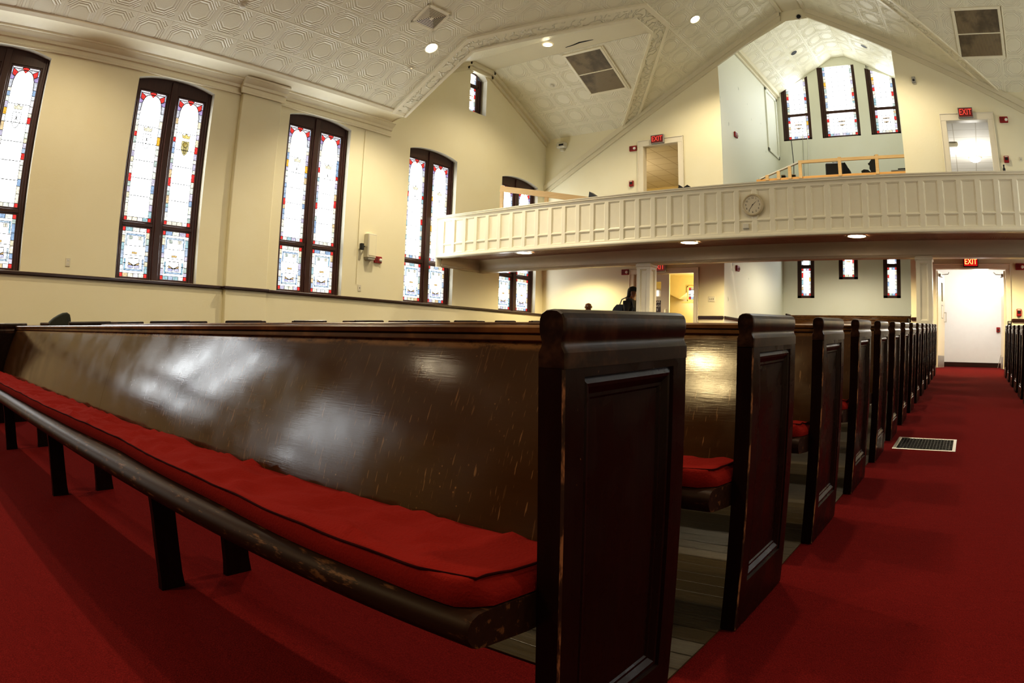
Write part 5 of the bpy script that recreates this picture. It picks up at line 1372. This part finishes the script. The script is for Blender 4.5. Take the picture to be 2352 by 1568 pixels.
for s, y in (('l', 1), ('r', -1)):
    JN['s' + s] = ((-.01, y * .165, 1.34), .088); JN['e' + s] = ((-.03, y * .22, 1.09), .068); JN['w' + s] = ((.085, y * .195, .925), .048); JE += [('collar', 's' + s)] + chain(['s' + s, 'e' + s, 'w' + s])
skin('jacket', JN, JE, M['black_cloth'], bd)
TN = {'p': ((0, 0, .92), (.155, .14))}; TE = []
for s, y in (('l', 1), ('r', -1)):
    TN.update({'h' + s: ((0, y * .09, .86), .105), 'k' + s: ((.02 * y, y * .097, .49), .075), 'a' + s: ((-.01 + .03 * y, y * .097, .10), .06)}); TE += [('p', 'h' + s)] + chain(['h' + s, 'k' + s, 'a' + s])
skin('trousers', TN, TE, M['black_cloth'], bd)
for s, y in (('l', 1), ('r', -1)):
    skin('shoe', {'a': ((-.03 + .03 * y, y * .097, .05), (.05, .045)), 'b': ((.07 + .03 * y, y * .10, .04), (.05, .035)), 'c': ((.16 + .03 * y, y * .105, .035), (.042, .03))}, [('a', 'b'), ('b', 'c')], M['black'], bd)
hm = MB()
blob(hm, [((-.05, 0, 1.64), .045, .05, (1, 0, 0), (0, 1, 0)), ((-.045, 0, 1.60), .066, .080, (1, 0, 0), (0, 1, 0)), ((-.045, 0, 1.55), .072, .088, (1, 0, 0), (0, 1, 0)), ((-.06, 0, 1.48), .062, .085, (1, 0, 0), (0, 1, 0)), ((-.085, 0, 1.42), .055, .085, (1, 0, 0), (0, 1, 0)), ((-.10, 0, 1.375), .04, .07, (1, 0, 0), (0, 1, 0))], 20)
hm.build('hair', M['hair'], bd, 70, local=True)
cm = MB()
cm.lathe([(.104, 0), (.106, .02), (.100, .055), (.082, .085), (.05, .104), (.012, .110), (.010, .116), (0, .116)], Matrix.Translation((.018, 0, 1.575)), 24)
bill = [(.085 * math.cos(t) * .95, .078 * math.sin(t)) for t in [(-PI / 2) + PI * i / 12 for i in range(13)]]
cm.prism([(p + .085, q) for p, q in bill], lambda t, p, q: (p + .02, q, t - .18 * max(0, p - .08)), 1.584, 1.590)
cp = cm.build('cap', M['black_cloth'], bd, 50, local=True)
# shoulder bag carried on the back
b_ = thing('shoulder_bag', 'dark blue bag hanging behind the standing person in the black cap', 'bag', (px_ - .30, py_ - .05, fz(py_) + .86))
mb = MB(); V = []
for z, x0, x1, hy in ((.86, -.50, -.20, .13), (.90, -.505, -.18, .15), (1.05, -.47, -.17, .15), (1.20, -.40, -.165, .13), (1.275, -.34, -.17, .10)):
    V += [Vector((px_, py_, fz(py_))) + Vector(p) for p in ((x0, -hy, z), (x1, -hy, z), (x1, hy, z), (x0, hy, z))]
F = [(j * 4 + i, j * 4 + (i + 1) % 4, j * 4 + 4 + (i + 1) % 4, j * 4 + 4 + i) for j in range(4) for i in range(4)] + [(0, 1, 2, 3), (16, 17, 18, 19)]
mb.raw(V, F); mb.build('bag_body', M['denim'], b_, 50)
mb = MB(); w_ = Vector((px_, py_, fz(py_))); mb.tube([w_ + Vector(p) for p in ((-.25, -.12, 1.26), (-.16, -.185, 1.38), (-.02, -.19, 1.435), (.08, -.17, 1.36), (.14, -.175, 1.2), (.08, -.22, 1.02), (-.17, -.18, .98))], .012, 6); mb.build('strap', M['denim'], b_, 50)
# person seated in the last left pew, facing the front
sx_, sy_ = -8.31, 13.38
o = thing('person', 'person with shaven head seated in the far left rear pew, only the head showing', 'person', (sx_, sy_, fz(sy_) + .05), (0, 0, -PI / 2))
dz = .012
H = {'pelvis': (-.06, 0, .53), 'waist': (-.085, 0, .70), 'chest': (-.095, 0, .88), 'collar': (-.085, 0, 1.0), 'neck': (-.055, 0, 1.07), 'skull0': (-.02, 0, 1.14), 'skull1': (-.022, 0, 1.205), 'skull2': (-.035, 0, 1.262)}
for s, y in (('l', 1), ('r', -1)):
    H.update({'sh' + s: (-.09, y * .18, .975), 'el' + s: (-.03, y * .215, .74), 'wr' + s: (.16, y * .15, .64), 'pa' + s: (.23, y * .12, .635), 'hi' + s: (-.02, y * .095, .545), 'kn' + s: (.36, y * .11, .56), 'an' + s: (.36, y * .11, .06), 'to' + s: (.49, y * .12, .01)})
bd = body(o, H, M['skin']); face(bd, (-.022, 0, 1.18), 1)
SN = {'p': ((-.06, 0, .56), (.17, .16)), 'w': ((-.085, 0, .70), (.155, .14)), 'c': ((-.095, 0, .88), (.17, .14)), 'k': ((-.085, 0, .99), (.11, .09)), 'n': ((-.07, 0, 1.035), (.065, .062))}
SE = chain(['p', 'w', 'c', 'k', 'n'])
for s, y in (('l', 1), ('r', -1)):
    SN.update({'s' + s: ((-.09, y * .18, .975), .082), 'e' + s: ((-.03, y * .215, .74), .058), 'w' + s: ((.14, y * .155, .645), .045)}); SE += [('k', 's' + s)] + chain(['s' + s, 'e' + s, 'w' + s])
skin('shirt', SN, SE, M['dark_trim'], bd)
TN = {'p': ((-.05, 0, .55), (.15, .14))}; TE = []
for s, y in (('l', 1), ('r', -1)):
    TN.update({'h' + s: ((0, y * .1, .55), .10), 'k' + s: ((.36, y * .11, .555), .075), 'a' + s: ((.36, y * .11, .11), .06)}); TE += [('p', 'h' + s)] + chain(['h' + s, 'k' + s, 'a' + s])
skin('trousers', TN, TE, M['black_cloth'], bd)
for s, y in (('l', 1), ('r', -1)):
    skin('shoe', {'a': ((.33, y * .11, .05), (.05, .045)), 'b': ((.42, y * .115, .04), (.05, .035)), 'c': ((.51, y * .12, .035), (.042, .03))}, [('a', 'b'), ('b', 'c')], M['black'], bd)

# ------------------------------------------------------------------ light of the rooms, added loft fill, world and view
def point(x, y, z, e, col, r=.2):
    ld = bpy.data.lights.new('room_lamp', 'POINT'); ld.energy = e; ld.color = col; ld.shadow_soft_size = r
    lo = bpy.data.objects.new('room_lamp', ld); lo.location = (x, y, z); link(lo)
point(.4, 16.9, 2.6, 42, (1, .97, .9)); point(.5, 18.6, 5.4, 62, (1, .98, .92)); point(-10.2, 17.2, 5.2, 75, (1, .78, .46)); point(-3.4, 17.6, 7.2, 42, (1, 1, .92), .4); point(-6.3, 15.6, 2.0, 34, (1, .78, .38), .1)  # the loft point is an added fill with no fixture, brightening its walls
w = bpy.data.worlds.new('world'); scene.world = w; w.use_nodes = True
w.node_tree.nodes['Background'].inputs[0].default_value = (.9, .95, 1, 1); w.node_tree.nodes['Background'].inputs[1].default_value = 0.05
scene.view_settings.view_transform = 'Standard'; scene.view_settings.look = 'Medium High Contrast'; scene.view_settings.exposure = 0.38; scene.view_settings.gamma = 1.0
c = scene.cycles
c.max_bounces = 7; c.diffuse_bounces = 4; c.glossy_bounces = 3; c.transmission_bounces = 2; c.transparent_max_bounces = 4
c.use_denoising = True; c.sample_clamp_indirect = 8.0; c.caustics_reflective = False; c.caustics_refractive = False
try: c.denoiser = 'OPENIMAGEDENOISE'
except Exception: pass
